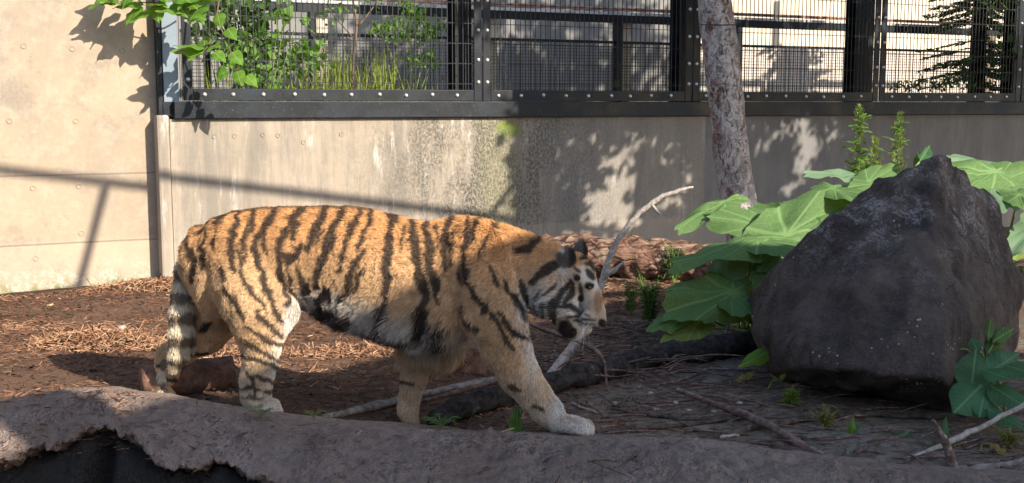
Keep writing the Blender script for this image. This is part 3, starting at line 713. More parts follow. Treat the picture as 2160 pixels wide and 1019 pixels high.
def ell(px, py, l, rs, rl, rz, rot=0.0, k=0.02, roty=0.0):
    C = TP(px, py, l); m = max(rs, rl, rz) + 0.07
    s, (gxx, gyy, gzz) = grid(C - m, C + m)
    a, b, c = gxx - C[0], gyy - C[1], gzz - C[2]
    ca, sa = math.cos(rot), math.sin(rot); a, c = a * ca + c * sa, -a * sa + c * ca
    if roty: cb, sb = math.cos(roty), math.sin(roty); a, b = a * cb + b * sb, -a * sb + b * cb
    q = np.sqrt((a / rs) ** 2 + (b / rl) ** 2 + (c / rz) ** 2) + 1e-6
    d = np.sqrt(a * a + b * b + c * c) * (1 - 1 / q)
    put(s, np.where(q < 0.05, -min(rs, rl, rz), d), k)
# torso and neck as one swept body
top = [(392, 540), (402, 512), (425, 484), (455, 463), (500, 449), (560, 442), (620, 440), (680, 439), (740, 440), (780, 446), (830, 458), (870, 469), (900, 472), (930, 468), (960, 460), (990, 460), (1030, 468), (1080, 484), (1130, 500), (1170, 513), (1200, 532)]
bot = [(392, 562), (402, 588), (425, 628), (455, 655), (500, 660), (560, 652), (620, 640), (680, 650), (740, 670), (800, 684), (850, 698), (900, 706), (950, 707), (1000, 698), (1040, 676), (1080, 650), (1130, 642), (1170, 640), (1200, 628)]
wid = [(392, .05), (402, .085), (425, .115), (460, .145), (520, .160), (600, .155), (680, .165), (780, .19), (880, .20), (960, .20), (1020, .185), (1080, .155), (1120, .13), (1170, .115), (1200, .10)]
tq = np.array([TP(a, b, 0.0) for a, b in top]); bq = np.array([TP(a, b, 0.0) for a, b in bot]); wq = np.array([[TP(a, 560, 0.0)[0], w] for a, w in wid])
s_, (gxx, gyy, gzz) = grid(np.array([tq[0, 0], -0.33, 0.2]), np.array([tq[-1, 0], 0.33, 1.02]))
gs = gxx[:, 0, 0]
zt = np.interp(gs, tq[:, 0], tq[:, 2])[:, None, None]; zb = np.interp(gs, bq[:, 0], bq[:, 2])[:, None, None]; ww = np.interp(gs, wq[:, 0], wq[:, 1])[:, None, None]
zc = (zt + zb) / 2; hh = (zt - zb) / 2
# slightly narrower towards the spine
wloc = ww * (1 - 0.22 * np.clip((gzz - zc) / hh, 0, 1) ** 2)
b_, c_ = gyy, gzz - zc
qq = (np.abs(b_ / wloc) ** 2.2 + np.abs(c_ / hh) ** 2.2) ** (1 / 2.2) + 1e-6
put(s_, np.sqrt(b_ * b_ + c_ * c_) * (1 - 1 / qq), 0.01)
# hind legs
ell(500, 535, 0.075, .155, .10, .155, k=0.03); ell(500, 535, -0.075, .15, .10, .15, k=0.03)
ell(530, 595, 0.105, .155, .085, .155, 0.25, k=0.05)
chain([(520, 600, .115, .12), (543, 655, .125, .122), (547, 700, .13, .092), (549, 740, .13, .070), (548, 768, .13, .061), (540, 800, .13, .061), (540, 838, .13, .055), (548, 856, .13, .052)], 0.04, 0.80)
chain([(585, 620, .11, .06), (592, 650, .12, .065), (560, 710, .13, .06)], 0.05, 0.8)
for dl, dx in ((-.042, -5), (-.015, 3), (.015, 3), (.042, -4)):
    chain([(548, 855, .13 + dl * .8, .036), (571 + dx, 860, .13 + dl, .030), (583 + dx, 868, .13 + dl, .021)], 0.018)
ell(470, 600, -.10, .12, .085, .15, -0.25, k=0.05)
chain([(478, 600, -.11, .11), (458, 670, -.125, .10), (436, 705, -.13, .078), (385, 738, -.13, .055), (358, 755, -.13, .055), (350, 792, -.12, .048), (343, 815, -.115, .046)], 0.04, 0.85)
for dl, dx in ((-.036, -4), (-.012, 3), (.012, 3), (.036, -3)):
    chain([(341, 818, -.13 + dl * .8, .032), (352 + dx, 824, -.13 + dl, .026), (358 + dx, 830, -.13 + dl, .02)], 0.016)
# fore legs
ell(1010, 560, .125, .13, .075, .19, 0.22, k=0.05); ell(1000, 560, -.125, .13, .075, .19, 0.2, k=0.05)
chain([(1025, 600, .14, .12), (1048, 670, .145, .11), (1068, 735, .135, .092), (1095, 790, .12, .075), (1125, 830, .115, .061), (1155, 867, .11, .052), (1176, 890, .11, .046)], 0.04, 0.82)
for dl, dx in ((-.044, -10), (-.015, 2), (.016, 4), (.044, -6)):
    chain([(1178, 893, .11 + dl * .7, .036), (1212 + dx, 897, .11 + dl, .030), (1232 + dx, 902, .11 + dl, .027), (1240 + dx, 910, .11 + dl, .018)], 0.014)
chain([(985, 640, -.13, .10), (930, 705, -.135, .085), (898, 735, -.14, .070), (882, 765, -.14, .055), (872, 800, -.14, .046), (864, 840, -.13, .038), (860, 866, -.10, .038), (864, 878, -.095, .037)], 0.04, 0.85)
for dl in (-.033, -.011, .011, .033):
    chain([(862, 876, -.09 + dl * .7, .030), (868, 888, -.09 + dl, .024), (876, 893, -.09 + dl, .018)], 0.014)
# tail
chain([(425, 500, 0, .05), (403, 528, .0, .040), (392, 568, .005, .034), (386, 620, .01, .040), (384, 660, .012, .043), (382, 700, .012, .043), (376, 745, .005, .034), (368, 768, .0, .024)], 0.02)
# head
ell(1207, 582, 0, .098, .098, .10, k=0.03)
ell(1172, 598, 0, .085, .12, .115, k=0.05)                         # nape / cheeks
for s in (-1, 1):
    ell(1168, 632, s * .078, .075, .052, .078, 0.3, k=0.03)           # ruff
    ell(1190, 640, s * .070, .062, .045, .062, k=0.025)
    ell(1238, 600, s * .046, .026, .022, .022, k=0.015)               # brow
    ell(1238, 672, s * .030, .040, .032, .036, -0.5, k=0.014)         # whisker pads
chain([(1222, 590, 0, .070), (1243, 625, 0, .050), (1257, 660, 0, .038), (1265, 676, 0, .030)], 0.02)
chain([(1190, 648, 0, .075), (1205, 682, 0, .055), (1214, 696, 0, .040), (1236, 694, 0, .026)], 0.018)
ell(1268, 679, 0, .016, .022, .015, k=0.008)
chain([(1196, 575, .078, .034), (1196, 556, .084, .033), (1197, 540, .088, .026), (1198, 527, .088, .013)], 0.02, 0.5); chain([(1222, 552, -.078, .028), (1224, 535, -.08, .024), (1226, 520, -.08, .016), (1228, 510, -.08, .008)], 0.018, 0.5)

gr = vdb.FloatGrid(background=0.2); gr.copyFromArray(FIELD)
tv, tf = gr.convertToQuads(isovalue=0.0)
tv = lo + tv.astype(float) * VX
# a few rounds of smoothing
e = np.concatenate([tf[:, [0, 1]], tf[:, [1, 2]], tf[:, [2, 3]], tf[:, [3, 0]]]).astype(int)
def nbr_avg(v):
    acc = np.zeros_like(v); cnt = np.zeros(len(v))
    for a_, b__ in ((e[:, 0], e[:, 1]), (e[:, 1], e[:, 0])):
        np.add.at(acc, a_, v[b__]); np.add.at(cnt, a_, 1)
    return acc / np.maximum(cnt, 1)[:, None]
for it in range(3):
    tv = tv + 0.5 * (nbr_avg(tv) - tv); tv = tv - 0.42 * (nbr_avg(tv) - tv)
# keep the largest connected piece only
lab = np.arange(len(tv))
for it in range(400):
    l2 = lab.copy(); np.minimum.at(l2, e[:, 0], lab[e[:, 1]]); np.minimum.at(l2, e[:, 1], lab[e[:, 0]]); l2 = l2[l2]
    if (l2 == lab).all(): break
    lab = l2
u_, n_ = np.unique(lab, return_counts=True); main = u_[np.argmax(n_)]
okv = lab == main; remap = np.cumsum(okv) - 1
tf = remap[tf[okv[tf].all(1)]]; tv = tv[okv]
# --- normals
def quad_normals(v, f): return np.cross(v[f[:, 2]] - v[f[:, 0]], v[f[:, 3]] - v[f[:, 1]])
fn = quad_normals(tv, tf)
cen = tv[tf].mean(1)
if (fn * (cen - tv.mean(0))).sum() < 0: tf = tf[:, ::-1]; fn = -fn

# --- coat colours -------------------------------------------------------
def dist_poly(px, py, pts):
    """distance to a polyline and the position (0..1) along it"""
    d = np.full(px.shape, 1e9); tt = np.zeros(px.shape); n = len(pts) - 1
    for i in range(n):
        (ax, ay), (bx, by) = pts[i], pts[i + 1]
        vx, vy = bx - ax, by - ay; t = np.clip(((px - ax) * vx + (py - ay) * vy) / (vx * vx + vy * vy + 1e-9), 0, 1)
        q = np.hypot(px - ax - t * vx, py - ay - t * vy); m = q < d
        d = np.where(m, q, d); tt = np.where(m, (i + t) / n, tt)
    return d, tt
STR = [  # width, points  (flank, seen square from the side)
 (11, (518, 436), (503, 484), (498, 522), (501, 568)), (10, (556, 434), (529, 476), (525, 509), (526, 545)), (6, (544, 461), (535, 494)),
 (12, (602, 431), (577, 466), (564, 484), (568, 522)), (11, (566, 474), (549, 502), (549, 532), (559, 573), (575, 619), (600, 672)),
 (8, (513, 522), (516, 563), (529, 599), (552, 628), (572, 652)), (12, (492, 440), (465, 471)), (5, (462, 481), (460, 526)),
 (14, (656, 436), (633, 458), (628, 497)), (12, (625, 462), (603, 497), (595, 535), (600, 583), (612, 640)), (15, (603, 527), (622, 542), (646, 515)),
 (6, (617, 548), (618, 593), (624, 614)), (12, (404, 512), (419, 553), (409, 586)), (8, (434, 512), (439, 566)), (7, (456, 466), (424, 491)), (5, (450, 481), (439, 508)),  # includes strokes painting in the dark gap between tail and thigh
 (10, (478, 600), (503, 634), (524, 668)), (13, (706, 432), (682, 467), (656, 524)), (7, (691, 485), (676, 510)),
 (14, (743, 434), (711, 482), (705, 508), (685, 547), (671, 600)), (10, (775, 440), (750, 479), (738, 508), (722, 566)), (9, (799, 444), (779, 485), (763, 520)),
 (13, (777, 524), (758, 552), (744, 591), (736, 630)), (7, (773, 561), (750, 612)), (14, (838, 455), (829, 494), (826, 555), (823, 597), (817, 655)), (14, (820, 448), (846, 468)),
 (17, (876, 462), (885, 514), (895, 567), (903, 608), (895, 650)), (12, (911, 468), (914, 532), (923, 585), (931, 630)),
 (12, (967, 448), (952, 485), (946, 521), (946, 562)), (6, (964, 491), (955, 556)),
 (10, (1002, 450), (994, 497), (988, 521), (988, 564), (1000, 600), (1037, 649), (1058, 682), (1086, 730)), (9, (1024, 460), (1003, 491), (994, 518)),
 (8, (1058, 478), (1037, 500), (1025, 515), (1020, 540)), (6, (1067, 585), (1080, 619), (1098, 649), (1112, 676)), (9, (1058, 655), (1083, 692), (1118, 714)),
 (14, (1146, 510), (1119, 521), (1092, 529)), (17, (1184, 556), (1159, 568), (1130, 590)), (14, (1110, 585), (1114, 625), (1110, 652)), (6, (985, 637), (1000, 670), (1024, 698)),
 (9, (545, 652), (598, 703)), (9, (528, 684), (603, 728)), (8, (517, 710), (594, 764)), (8, (524, 776), (540, 828)), (6, (533, 786), (578, 803)), (5, (512, 832), (575, 838)), (8, (1072, 806), (1094, 816)), (5, (1128, 852), (1150, 862)),
 (11, (1207, 595), (1186, 621), (1173, 645), (1173, 684)), (10, (1210, 600), (1207, 621), (1192, 641)), (8, (1183, 648), (1205, 645), (1222, 659)), (5, (1202, 667), (1220, 668), (1232, 655)),
 (10, (1239, 571), (1252, 588)), (8, (1226, 549), (1246, 546)), (7, (1223, 600), (1229, 628)), (7, (1246, 556), (1256, 572)), (4, (1228, 672), (1256, 676)), (3, (1230, 683), (1254, 684)), (6, (1150, 610), (1143, 655)), (6, (1162, 640), (1156, 676)),
 (4, (1176, 600), (1160, 622)), (4, (1200, 606), (1196, 612)), (4, (1212, 676), (1228, 678)), (3, (1234, 662), (1246, 668)), (4, (1236, 560), (1252, 560)), (5, (1214, 566), (1224, 574)), (3, (1150, 650), (1148, 672)),
 (7, (508, 742), (596, 778)), (6, (506, 812), (548, 818)), (6, (560, 822), (582, 818)), (7, (470, 560), (478, 590)), (8, (640, 560), (652, 600)), (7, (860, 480), (858, 520)), (6, (930, 476), (934, 520)), (6, (975, 560), (984, 600)), (6, (1040, 560), (1056, 600)),
]
BLOB_D = [(1196, 694, 16, 22), (1208, 700, 12, 14), (1243, 603, 12, 8), (1226, 630, 8, 9), (1218, 587, 8, 9), (1271, 681, 9, 9), (690, 628, 13, 34), (752, 668, 24, 16), (704, 662, 20, 14), (826, 676, 14, 26), (862, 702, 34, 10), (905, 668, 13, 34), (655, 610, 8, 24), (945, 690, 14, 34), (730, 640, 9, 30), (790, 690, 26, 10)]
BLOB_W = [(1235, 583, 10, 17), (1254, 600, 9, 11), (1189, 628, 15, 26), (1220, 642, 14, 14), (1200, 662, 16, 10), (1226, 664, 16, 8), (1240, 689, 22, 9), (1140, 640, 36, 50), (1192, 574, 12, 7), (1232, 640, 8, 14), (1164, 655, 12, 34), (1216, 650, 10, 8), (612, 690, 12, 46), (600, 735, 14, 30), (1125, 735, 22, 60), (1180, 850, 18, 40), (1105, 640, 16, 40), (580, 790, 14, 60), (552, 868, 50, 14), (1215, 905, 60, 22)]
FAR = [(12, (838, 756), (935, 754)), (6, (845, 800), (870, 806)), (8, (440, 742), (360, 742)), (8, (402, 770), (335, 766)), (8, (388, 800), (328, 792)), (12, (470, 650), (430, 690)), (12, (488, 615), (440, 640))]
def coat(q):
    n = len(q); mir = q.copy(); mir[:, 1] = np.abs(mir[:, 1])
    sx, sy, sz = q[:, 0], np.abs(q[:, 1]), q[:, 2]
    px, py = proj(mir); pxr, pyr = proj(q)
    low_ = smooth01(590, 680, py) * ((px > 640) & (px < 1040))
    px = px + low_ * 16 * fbm(sx * 30, sy * 10, sz * 5, 2)
    calm = 1 - 0.8 * smooth01(1130, 1170, px) * (py < 730)
    px = px + calm * 5 * fbm(sx * 26, sy * 26, sz * 26, 3); py = py + calm * 4 * fbm(sx * 22 + 9, sy * 22, sz * 22 + 4, 3)
    far_leg = (q[:, 1] < -0.03) & ((pyr > 640) & (pxr < 520) | (pyr > 690))
    tail = (pxr < 412) & (np.abs(q[:, 1]) < 0.075) & (pyr > 545)
    # ground colour: saturated above, paler down the flank, cream under
    dz = smooth01(0.92, 0.60, sz)[:, None]
    col = (1 - dz) * np.array([0.56, 0.29, 0.115]) + dz * np.array([0.64, 0.425, 0.235])
    nn = fbm(sx * 9, sy * 9, sz * 9, 3)[:, None]
    col = col * (1 + 0.14 * nn)
    cream = np.array([0.68, 0.60, 0.49]); white = np.array([0.78, 0.75, 0.70])
    belly_y = np.interp(px, [420, 560, 620, 680, 760, 850, 950, 1050], [700, 690, 615, 605, 622, 650, 668, 720])
    m = smooth01(-18, 26, py - belly_y) * ((px > 610) & (px < 1030) & (py < 735))
    col = col * (1 - m[:, None]) + np.array([0.60, 0.54, 0.46]) * m[:, None]
    leg = smooth01(0.42, 0.10, sz) * 0.5 * smooth01(0.0, 0.08, q[:, 1])
    col = col * (1 - leg[:, None]) + cream * leg[:, None]
    fm = 0.62 * smooth01(1160, 1185, px) * (py > 562) * (py < 730)
    col = col * (1 - fm[:, None]) + np.array([0.62, 0.56, 0.47]) * fm[:, None]
    for (a, b, c, d) in BLOB_W:
        m = np.exp(-(((px - a) / c) ** 2 + ((py - b) / d) ** 2) * 1.1) * 0.9; m = np.where(far_leg, 0, m)
        col = col * (1 - m[:, None]) + white * m[:, None]
    col = np.where((far_leg & (pxr > 700))[:, None], col * 0.55 + np.array([0.52, 0.40, 0.29]) * 0.45, col)
    dark = np.array([0.030, 0.023, 0.020])
    brn = np.array([0.10, 0.062, 0.040])
    k_ = np.zeros(n)
    for (w, *pts) in STR:
        d, t = dist_poly(px, py, pts)
        ww_ = w * 0.5 * (0.55 + 0.75 * np.sin(np.clip(t, 0.04, 0.96) * math.pi) ** 0.6)
        k_ = np.maximum(k_, smooth01(ww_ + 3.6, ww_ - 2.2, d) * 0.93 * np.where(far_leg | tail, 0, 1))
    for (a, b, c, d) in BLOB_D:
        k_ = np.maximum(k_, smooth01(1.15, 0.75, np.sqrt(((px - a) / c) ** 2 + ((py - b) / d) ** 2)) * np.where(far_leg | tail, 0, 1))
    spine = smooth01(0.035, 0.012, sy) * ((px > 405) & (px < 800) & (sz > 0.7)); k_ = np.maximum(k_, 0.75 * spine)
    for (w, *pts) in FAR:
        d, t = dist_poly(pxr, pyr, pts); k_ = np.maximum(k_, smooth01(w * .5 + 2.5, w * .5 - 1.5, d) * far_leg * (~tail))
    ring = smooth01(-0.25, 0.35, np.cos((pyr + 5 * fbm(sx * 18, q[:, 1] * 18, sz * 18, 2) - 573) / 47.5 * 2 * math.pi)) * smooth01(395, 360, pxr + (pyr < 590) * -40 + 8)
    ring = smooth01(-0.25, 0.35, np.cos((pyr + 6 * fbm(sx * 18, q[:, 1] * 18, sz * 18, 2) - 573) / 47.5 * 2 * math.pi))
    col = np.where(tail[:, None], np.array([0.74, 0.63, 0.46]) * np.ones((n, 1)), col)
    kk = np.where(tail, ring * 0.85, 0.0)
    dcol = dark + (brn - dark) * smooth01(0.60, 0.25, sz)[:, None] * 0.5
    dcol = np.where(tail[:, None], np.array([0.17, 0.115, 0.078]), dcol)
    k_ = np.maximum(k_, kk)
    # ears: dark backs with a white spot
    for (a, b, s) in ((1196, 545, 1), (1225, 524, -1)):
        r = np.hypot((pxr - a) / 21, (pyr - b) / 24); on = (np.sign(q[:, 1]) == s) & (np.abs(q[:, 1]) > 0.055) & (pyr < b + 26)
        m = smooth01(1.1, 0.8, r) * on; col = col * (1 - m[:, None]) + np.array([0.22, 0.19, 0.165]) * m[:, None]; k_ = np.maximum(k_ * (1 - m), 0.85 * m * smooth01(0.45, 0.8, (pxr - a) / 20 + 0.35))
        m = smooth01(1.0, 0.6, np.hypot((pxr - a + 9) / 7, (pyr - b + 14) / 8)) * on; col = col * (1 - m[:, None]) + white * m[:, None]
    # bridge of the nose
    m = smooth01(1.1, 0.6, np.hypot((px - 1262) / 11, (py - 638) / 30)) * (px > 1235); col = col * (1 - m[:, None]) + np.array([0.40, 0.25, 0.14]) * m[:, None]
    return np.clip(col * (1 - k_[:, None]) + dcol * k_[:, None], 0.01, 0.9), k_

tiger = empty('tiger', T_O); tiger.rotation_euler = (0, 0, math.atan2(T_F[1], T_F[0]))
# the empty's +Y points away from the camera: local = (s, -l, z)
def loc(q): return np.stack([q[:, 0], -q[:, 1], q[:, 2]], -1)
body_me = bpy.data.meshes.new('body')
body_me.from_pydata(loc(tv).tolist(), [], tf[:, ::-1].tolist()); body_me.update()
body_me.polygons.foreach_set('use_smooth', np.ones(len(body_me.polygons), bool))
kb = NT('tiger_skin', 0.85, 0.1); kb.color(kb.attr('coat', 'Color')); body_me.materials.append(kb.m)
bcol, bk = coat(tv)
a_ = body_me.attributes.new('coat', 'FLOAT_COLOR', 'POINT'); a_.data.foreach_set('color', np.concatenate([bcol * 0.75, np.ones((len(tv), 1))], 1).astype(np.float32).ravel())
body = link('body', body_me, tiger)

# --- fur strands --------------------------------------------------------
NF = 420000
fn = quad_normals(tv, tf); area = np.linalg.norm(fn, axis=1) / 2
pick = RNG.choice(len(tf), NF, p=area / area.sum())
uv = RNG.random((NF, 2)); Q = tv[tf[pick]]
u1, v1 = uv[:, :1], uv[:, 1:]
root = Q[:, 0] * (1 - u1) * (1 - v1) + Q[:, 1] * u1 * (1 - v1) + Q[:, 2] * u1 * v1 + Q[:, 3] * (1 - u1) * v1
nrm = fn[pick] / (np.linalg.norm(fn[pick], axis=1)[:, None] + 1e-12)
rpx, rpy = proj(root); hid = root[:, 1]
rx, ryy, rzz = root[:, 0], root[:, 1], root[:, 2]
headm = smooth01(1120, 1175, rpx) * (rpy < 725)
legm = np.maximum(smooth01(0.46, 0.30, rzz) * (rpx > 430), smooth01(700, 740, rpy) * (rpx < 700))
legm = legm * (1 - headm)
tailm = ((rpx < 412) & (np.abs(hid) < .075) & (rpy > 545)).astype(float)
comb = np.stack([-0.75 * np.ones(NF), 0 * rx, -0.65 * np.ones(NF)], -1)
comb = comb * (1 - legm[:, None]) + np.array([-0.15, 0, -1.0]) * legm[:, None]
thighback = np.exp(-(((rpx - 450) / 45) ** 2 + ((rpy - 640) / 70) ** 2)) * (hid > 0)
comb = comb * (1 - thighback[:, None]) + np.array([-0.6, 0, -0.9]) * thighback[:, None]
nose_t = TP(1270, 680, 0.0); hd = root - nose_t; hd /= np.linalg.norm(hd, axis=1)[:, None] + 1e-6; hd[:, 2] -= 0.35
comb = comb * (1 - headm[:, None]) + hd * headm[:, None]
comb = comb * (1 - tailm[:, None]) + np.array([-0.08, 0, -1.0]) * tailm[:, None]
low = np.stack([fbm(rx * 14, ryy * 14, rzz * 14, 2), fbm(rx * 14 + 31, ryy * 14, rzz * 14, 2), fbm(rx * 14, ryy * 14 + 57, rzz * 14, 2)], -1)
clump = np.stack([vnoise(rx * 48, ryy * 48, rzz * 48), vnoise(rx * 48 + 31, ryy * 48, rzz * 48), vnoise(rx * 48, ryy * 48 + 57, rzz * 48)], -1)
amp_ = (1 - 0.6 * headm)[:, None]
comb = comb + amp_ * (0.28 * low + 0.42 * clump) + RNG.normal(0, 0.16, (NF, 3)) * amp_
tang = comb - nrm * (comb * nrm).sum(1)[:, None]; tang /= np.linalg.norm(tang, axis=1)[:, None] + 1e-6
length = 0.032 * np.ones(NF)
length = length * (1 - legm) + 0.021 * legm
bel = smooth01(605, 690, rpy) * (smooth01(640, 690, rpx) * smooth01(1010, 960, rpx)) * (rzz > 0.3)
length = length * (1 - bel) + 0.105 * bel
length = np.maximum(length, 0.075 * thighback)
length = length * (1 - headm) + 0.016 * headm
ruff = np.exp(-(((rpx - 1150) / 30) ** 2 + ((rpy - 640) / 45) ** 2)); length = np.maximum(length, 0.055 * ruff)
face = smooth01(1200, 1225, rpx) * (rpy > 560) * (rpy < 725); length = length * (1 - face) + 0.0065 * face
paw = smooth01(0.10, 0.05, rzz); length = length * (1 - paw) + 0.011 * paw
length = length * (1 - tailm) + 0.036 * tailm
length = length * (0.65 + 0.4 * RNG.random(NF) + 0.25 * np.clip(fbm(rx * 30, ryy * 30, rzz * 30, 2), -0.6, 0.6))
lift = (0.33 + 0.12 * RNG.random(NF))[:, None]
d0 = tang * (1 - lift) + nrm * lift; d0 /= np.linalg.norm(d0, axis=1)[:, None]
KP = 4
pts = np.zeros((NF, KP, 3)); pts[:, 0] = root - nrm * 0.002
grav = np.array([0, 0, -1.0]); cur = d0.copy()
bend = (0.10 + 0.30 * bel + 0.2 * thighback)[:, None]
for i in range(1, KP):
    pts[:, i] = pts[:, i - 1] + cur * (length / (KP - 1))[:, None]
    cur = cur + grav * bend + tang * 0.15 + RNG.normal(0, 0.05, (NF, 3)); cur /= np.linalg.norm(cur, axis=1)[:, None]
fcol, fk = coat(root)
var = (1 + 0.16 * RNG.normal(0, 1, NF) + 0.20 * clump[:, 0])[:, None]
fcol = np.clip(fcol * np.clip(var, 0.45, 1.5), 0.008, 0.9)
# nothing below the ground
hc = bpy.data.hair_curves.new('fur'); hc.add_curves([KP] * NF)
flatp = loc(pts.reshape(-1, 3)); hc.attributes['position'].data.foreach_set('vector', flatp.astype(np.float32).ravel())
rr = hc.attributes.new('radius', 'FLOAT', 'POINT') if 'radius' not in hc.attributes else hc.attributes['radius']
rad = np.tile(np.array([0.0011, 0.0010, 0.0008, 0.0003]), NF) ; rr.data.foreach_set('value', rad.astype(np.float32))
ca = hc.attributes.new('coat', 'FLOAT_COLOR', 'CURVE'); ca.data.foreach_set('color', np.concatenate([fcol, np.ones((NF, 1))], 1).astype(np.float32).ravel())
kf = NT('tiger_fur', 0.6, 0.25); kf.color(kf.attr('coat', 'Color')); hc.materials.append(kf.m)
fur = link('fur', hc, tiger); tag(fur, kind='stuff')
# eyes, nose leather, whiskers
def blob(name, px, py, l, r, mat, sc=(1, 1, 1), parent=tiger):
    bm = bmesh.new(); bmesh.ops.create_uvsphere(bm, u_segments=14, v_segments=10, radius=r)
    me = bpy.data.meshes.new(name); bm.to_mesh(me); bm.free(); me.materials.append(mat)
    me.polygons.foreach_set('use_smooth', np.ones(len(me.polygons), bool))
    o = link(name, me, parent); c = TP(px, py, l); o.location = (c[0], -c[1], c[2]); o.scale = sc; return o
k = NT('amber_eye', 0.1, 0.6); k.color((0.10, 0.07, 0.025)); M['eye'] = k.m
k = NT('nose_leather', 0.35, 0.5); k.color((0.045, 0.025, 0.024)); M['nose'] = k.m
for s in (1, -1): blob('eye', 1243, 606, s * .058, 0.010, M['eye'], (1, .8, .7))
blob('nose', 1273, 682, 0, 0.017, M['nose'], (0.7, 1.25, 0.9))
k = NT('whisker_white', 0.4); k.color((0.85, 0.84, 0.82)); M['whisker'] = k.m
for s in (1, -1):
    for j in range(6):
        a = TP(1246 - j * 4, 678 + (j % 3) * 5, s * .058); L = 0.10 + 0.03 * random.random()
        dr = np.array([-0.5 + 0.15 * j, s * 0.55, -0.62 + 0.1 * (j % 3)]); dr /= np.linalg.norm(dr)
        pp = np.array([a, a + dr * L * 0.5, a + dr * L + np.array([-0.02, 0, -0.025])])
        v, f = tube(pp, [0.0006, 0.0005, 0.0002], 4); me = bpy.data.meshes.new('whisker'); me.from_pydata(loc(np.array(v)).tolist(), [], f); me.materials.append(M['whisker']); link('whisker', me, tiger)
tag(tiger, 'orange tiger with black stripes walking with lowered head behind the rock ledge', 'tiger')
for nm, a in (('near hind', (545, 874, .13)), ('far hind', (345, 838, -.13)), ('near fore', (1215, 920, .11)), ('far fore', (866, 898, -.14))):
    q = to_world(TP(*a))[0]; print('PAW', nm, q.round(3), 'ground', round(float(ground_z(q[0], q[1])), 3))
print('tiger verts', len(tv), 'min z', tv[:, 2].min())
# ================================================================== ROCKS, WOOD
def gz(p): return float(ground_z(p[0], p[1]))
def GP(px, py, dz=0.0):
    """point on the ground under a pixel, dz above it"""
    p = G(px, py, 0.0)
    for _ in range(4): p = G(px, py, gz(p) + dz)
    return p
# ---- boulder
hp = [(1985, 338, 5.75), (1958, 345, 5.8), (2030, 380, 5.85), (1860, 398, 5.75), (1760, 458, 5.65), (1645, 562, 5.62), (1608, 640, 5.62), (1606, 710, 5.56), (1640, 785, 5.5),
      (1692, 770, 5.16), (1780, 774, 4.98), (1890, 788, 4.88), (1996, 795, 4.84), (1955, 432, 5.46), (1988, 600, 5.08), (2076, 412, 5.98), (2112, 490, 5.98), (2148, 610, 5.93), (2151, 690, 5.92), (2132, 765, 5.8), (2003, 862, 5.12)]
hv = [P(*q) for q in hp] + [G(1720, 826, -.06), G(1800, 842, -.06), G(1985, 850, -.06), np.array([1.35, 6.3, .3]), np.array([1.45, 6.2, -.06]), np.array([2.2, 6.6, -.06]), np.array([2.75, 6.3, -.06]), np.array([2.0, 6.4, .75]), np.array([2.6, 6.4, .5])]
bm = bmesh.new()
for v in hv: bm.verts.new(v)
bmesh.ops.convex_hull(bm, input=bm.verts[:]); bm.normal_update(); bm.faces.ensure_lookup_table()
hva = np.array(hv); hcn = hva.mean(0); planes = {}
for f_ in bm.faces:
    n_ = np.array(f_.normal); c_ = np.array(f_.calc_center_median())
    if f_.calc_area() < 1e-5: continue
    if n_ @ (c_ - hcn) < 0: n_ = -n_
    if ((hva - c_) @ n_).max() > 0.01: continue
    planes[tuple(np.round(n_, 2))] = (n_, n_ @ c_)
bm.free()
BV = 0.016; b_lo = hva.min(0) - 0.12; b_hi = hva.max(0) + 0.12; bdim = np.ceil((b_hi - b_lo) / BV).astype(int)
bx_, by_, bz_ = np.meshgrid(*[b_lo[k_] + BV * np.arange(bdim[k_]) for k_ in range(3)], indexing='ij')
fld = np.full(bx_.shape, -1e3)
for n_, d_ in planes.values():
    q_ = bx_ * n_[0] + by_ * n_[1] + bz_ * n_[2] - d_; h_ = np.clip(0.5 + 0.5 * (q_ - fld) / 0.010, 0, 1); fld = fld + (q_ - fld) * h_ + 0.010 * h_ * (1 - h_)
nb_ = np.abs(fld) < 0.16
cx_, cy_, cz_ = bx_[nb_], by_[nb_], bz_[nb_]
nn = 0.028 * fbm(cx_ * 2.5, cy_ * 2.5, cz_ * 2.5, 2) + 0.030 * (0.35 - np.abs(fbm(cx_ * 4, cy_ * 4, cz_ * 2.6, 3))) + 0.013 * fbm(cx_ * 13, cy_ * 13, cz_ * 8, 3, 0.6)
wv_ = (cx_ * 0.35 + cz_ * 0.9 - cy_ * 0.2) * 5 + 0.9 * fbm(cx_ * 1.8, cy_ * 1.8, cz_ * 1.8, 2)
nn += 0.016 * (np.abs((wv_ % 1.0) - 0.5) ** 0.5)
for (ax_, fq_, am_) in (((.8, .2, .5), 2.3, .040), ((-.5, .3, .8), 2.9, .034), ((.3, -.9, .3), 2.6, .030), ((.9, -.1, -.4), 4.6, .016), ((.1, .4, .9), 5.3, .014), ((-.7, -.6, .4), 7.5, .009)):
    w0_ = (cx_ * ax_[0] + cy_ * ax_[1] + cz_ * ax_[2]) * fq_ + 0.18 * fbm(cx_ * 1.5, cy_ * 1.5, cz_ * 1.5, 2) + ax_[0]; nn += am_ * (np.abs((w0_ % 1.0) - 0.5) * 4 - 1) * 0.24
fld[nb_] -= nn
gb_ = vdb.FloatGrid(background=1.0); gb_.copyFromArray(np.clip(fld, -1, 1).astype(np.float32)); bv_, bf_ = gb_.convertToQuads(isovalue=0.0)
bv_ = b_lo + bv_.astype(float) * BV
me = bpy.data.meshes.new('boulder'); me.from_pydata(bv_.tolist(), [], bf_[:, ::-1].tolist()); me.update(); me.materials.append(M['boulder'])
me.polygons.foreach_set('use_smooth', np.ones(len(me.polygons), bool))
bm = bmesh.new(); bm.from_mesh(me); bmesh.ops.recalc_face_normals(bm, faces=bm.faces[:]); bm.to_mesh(me); bm.free()
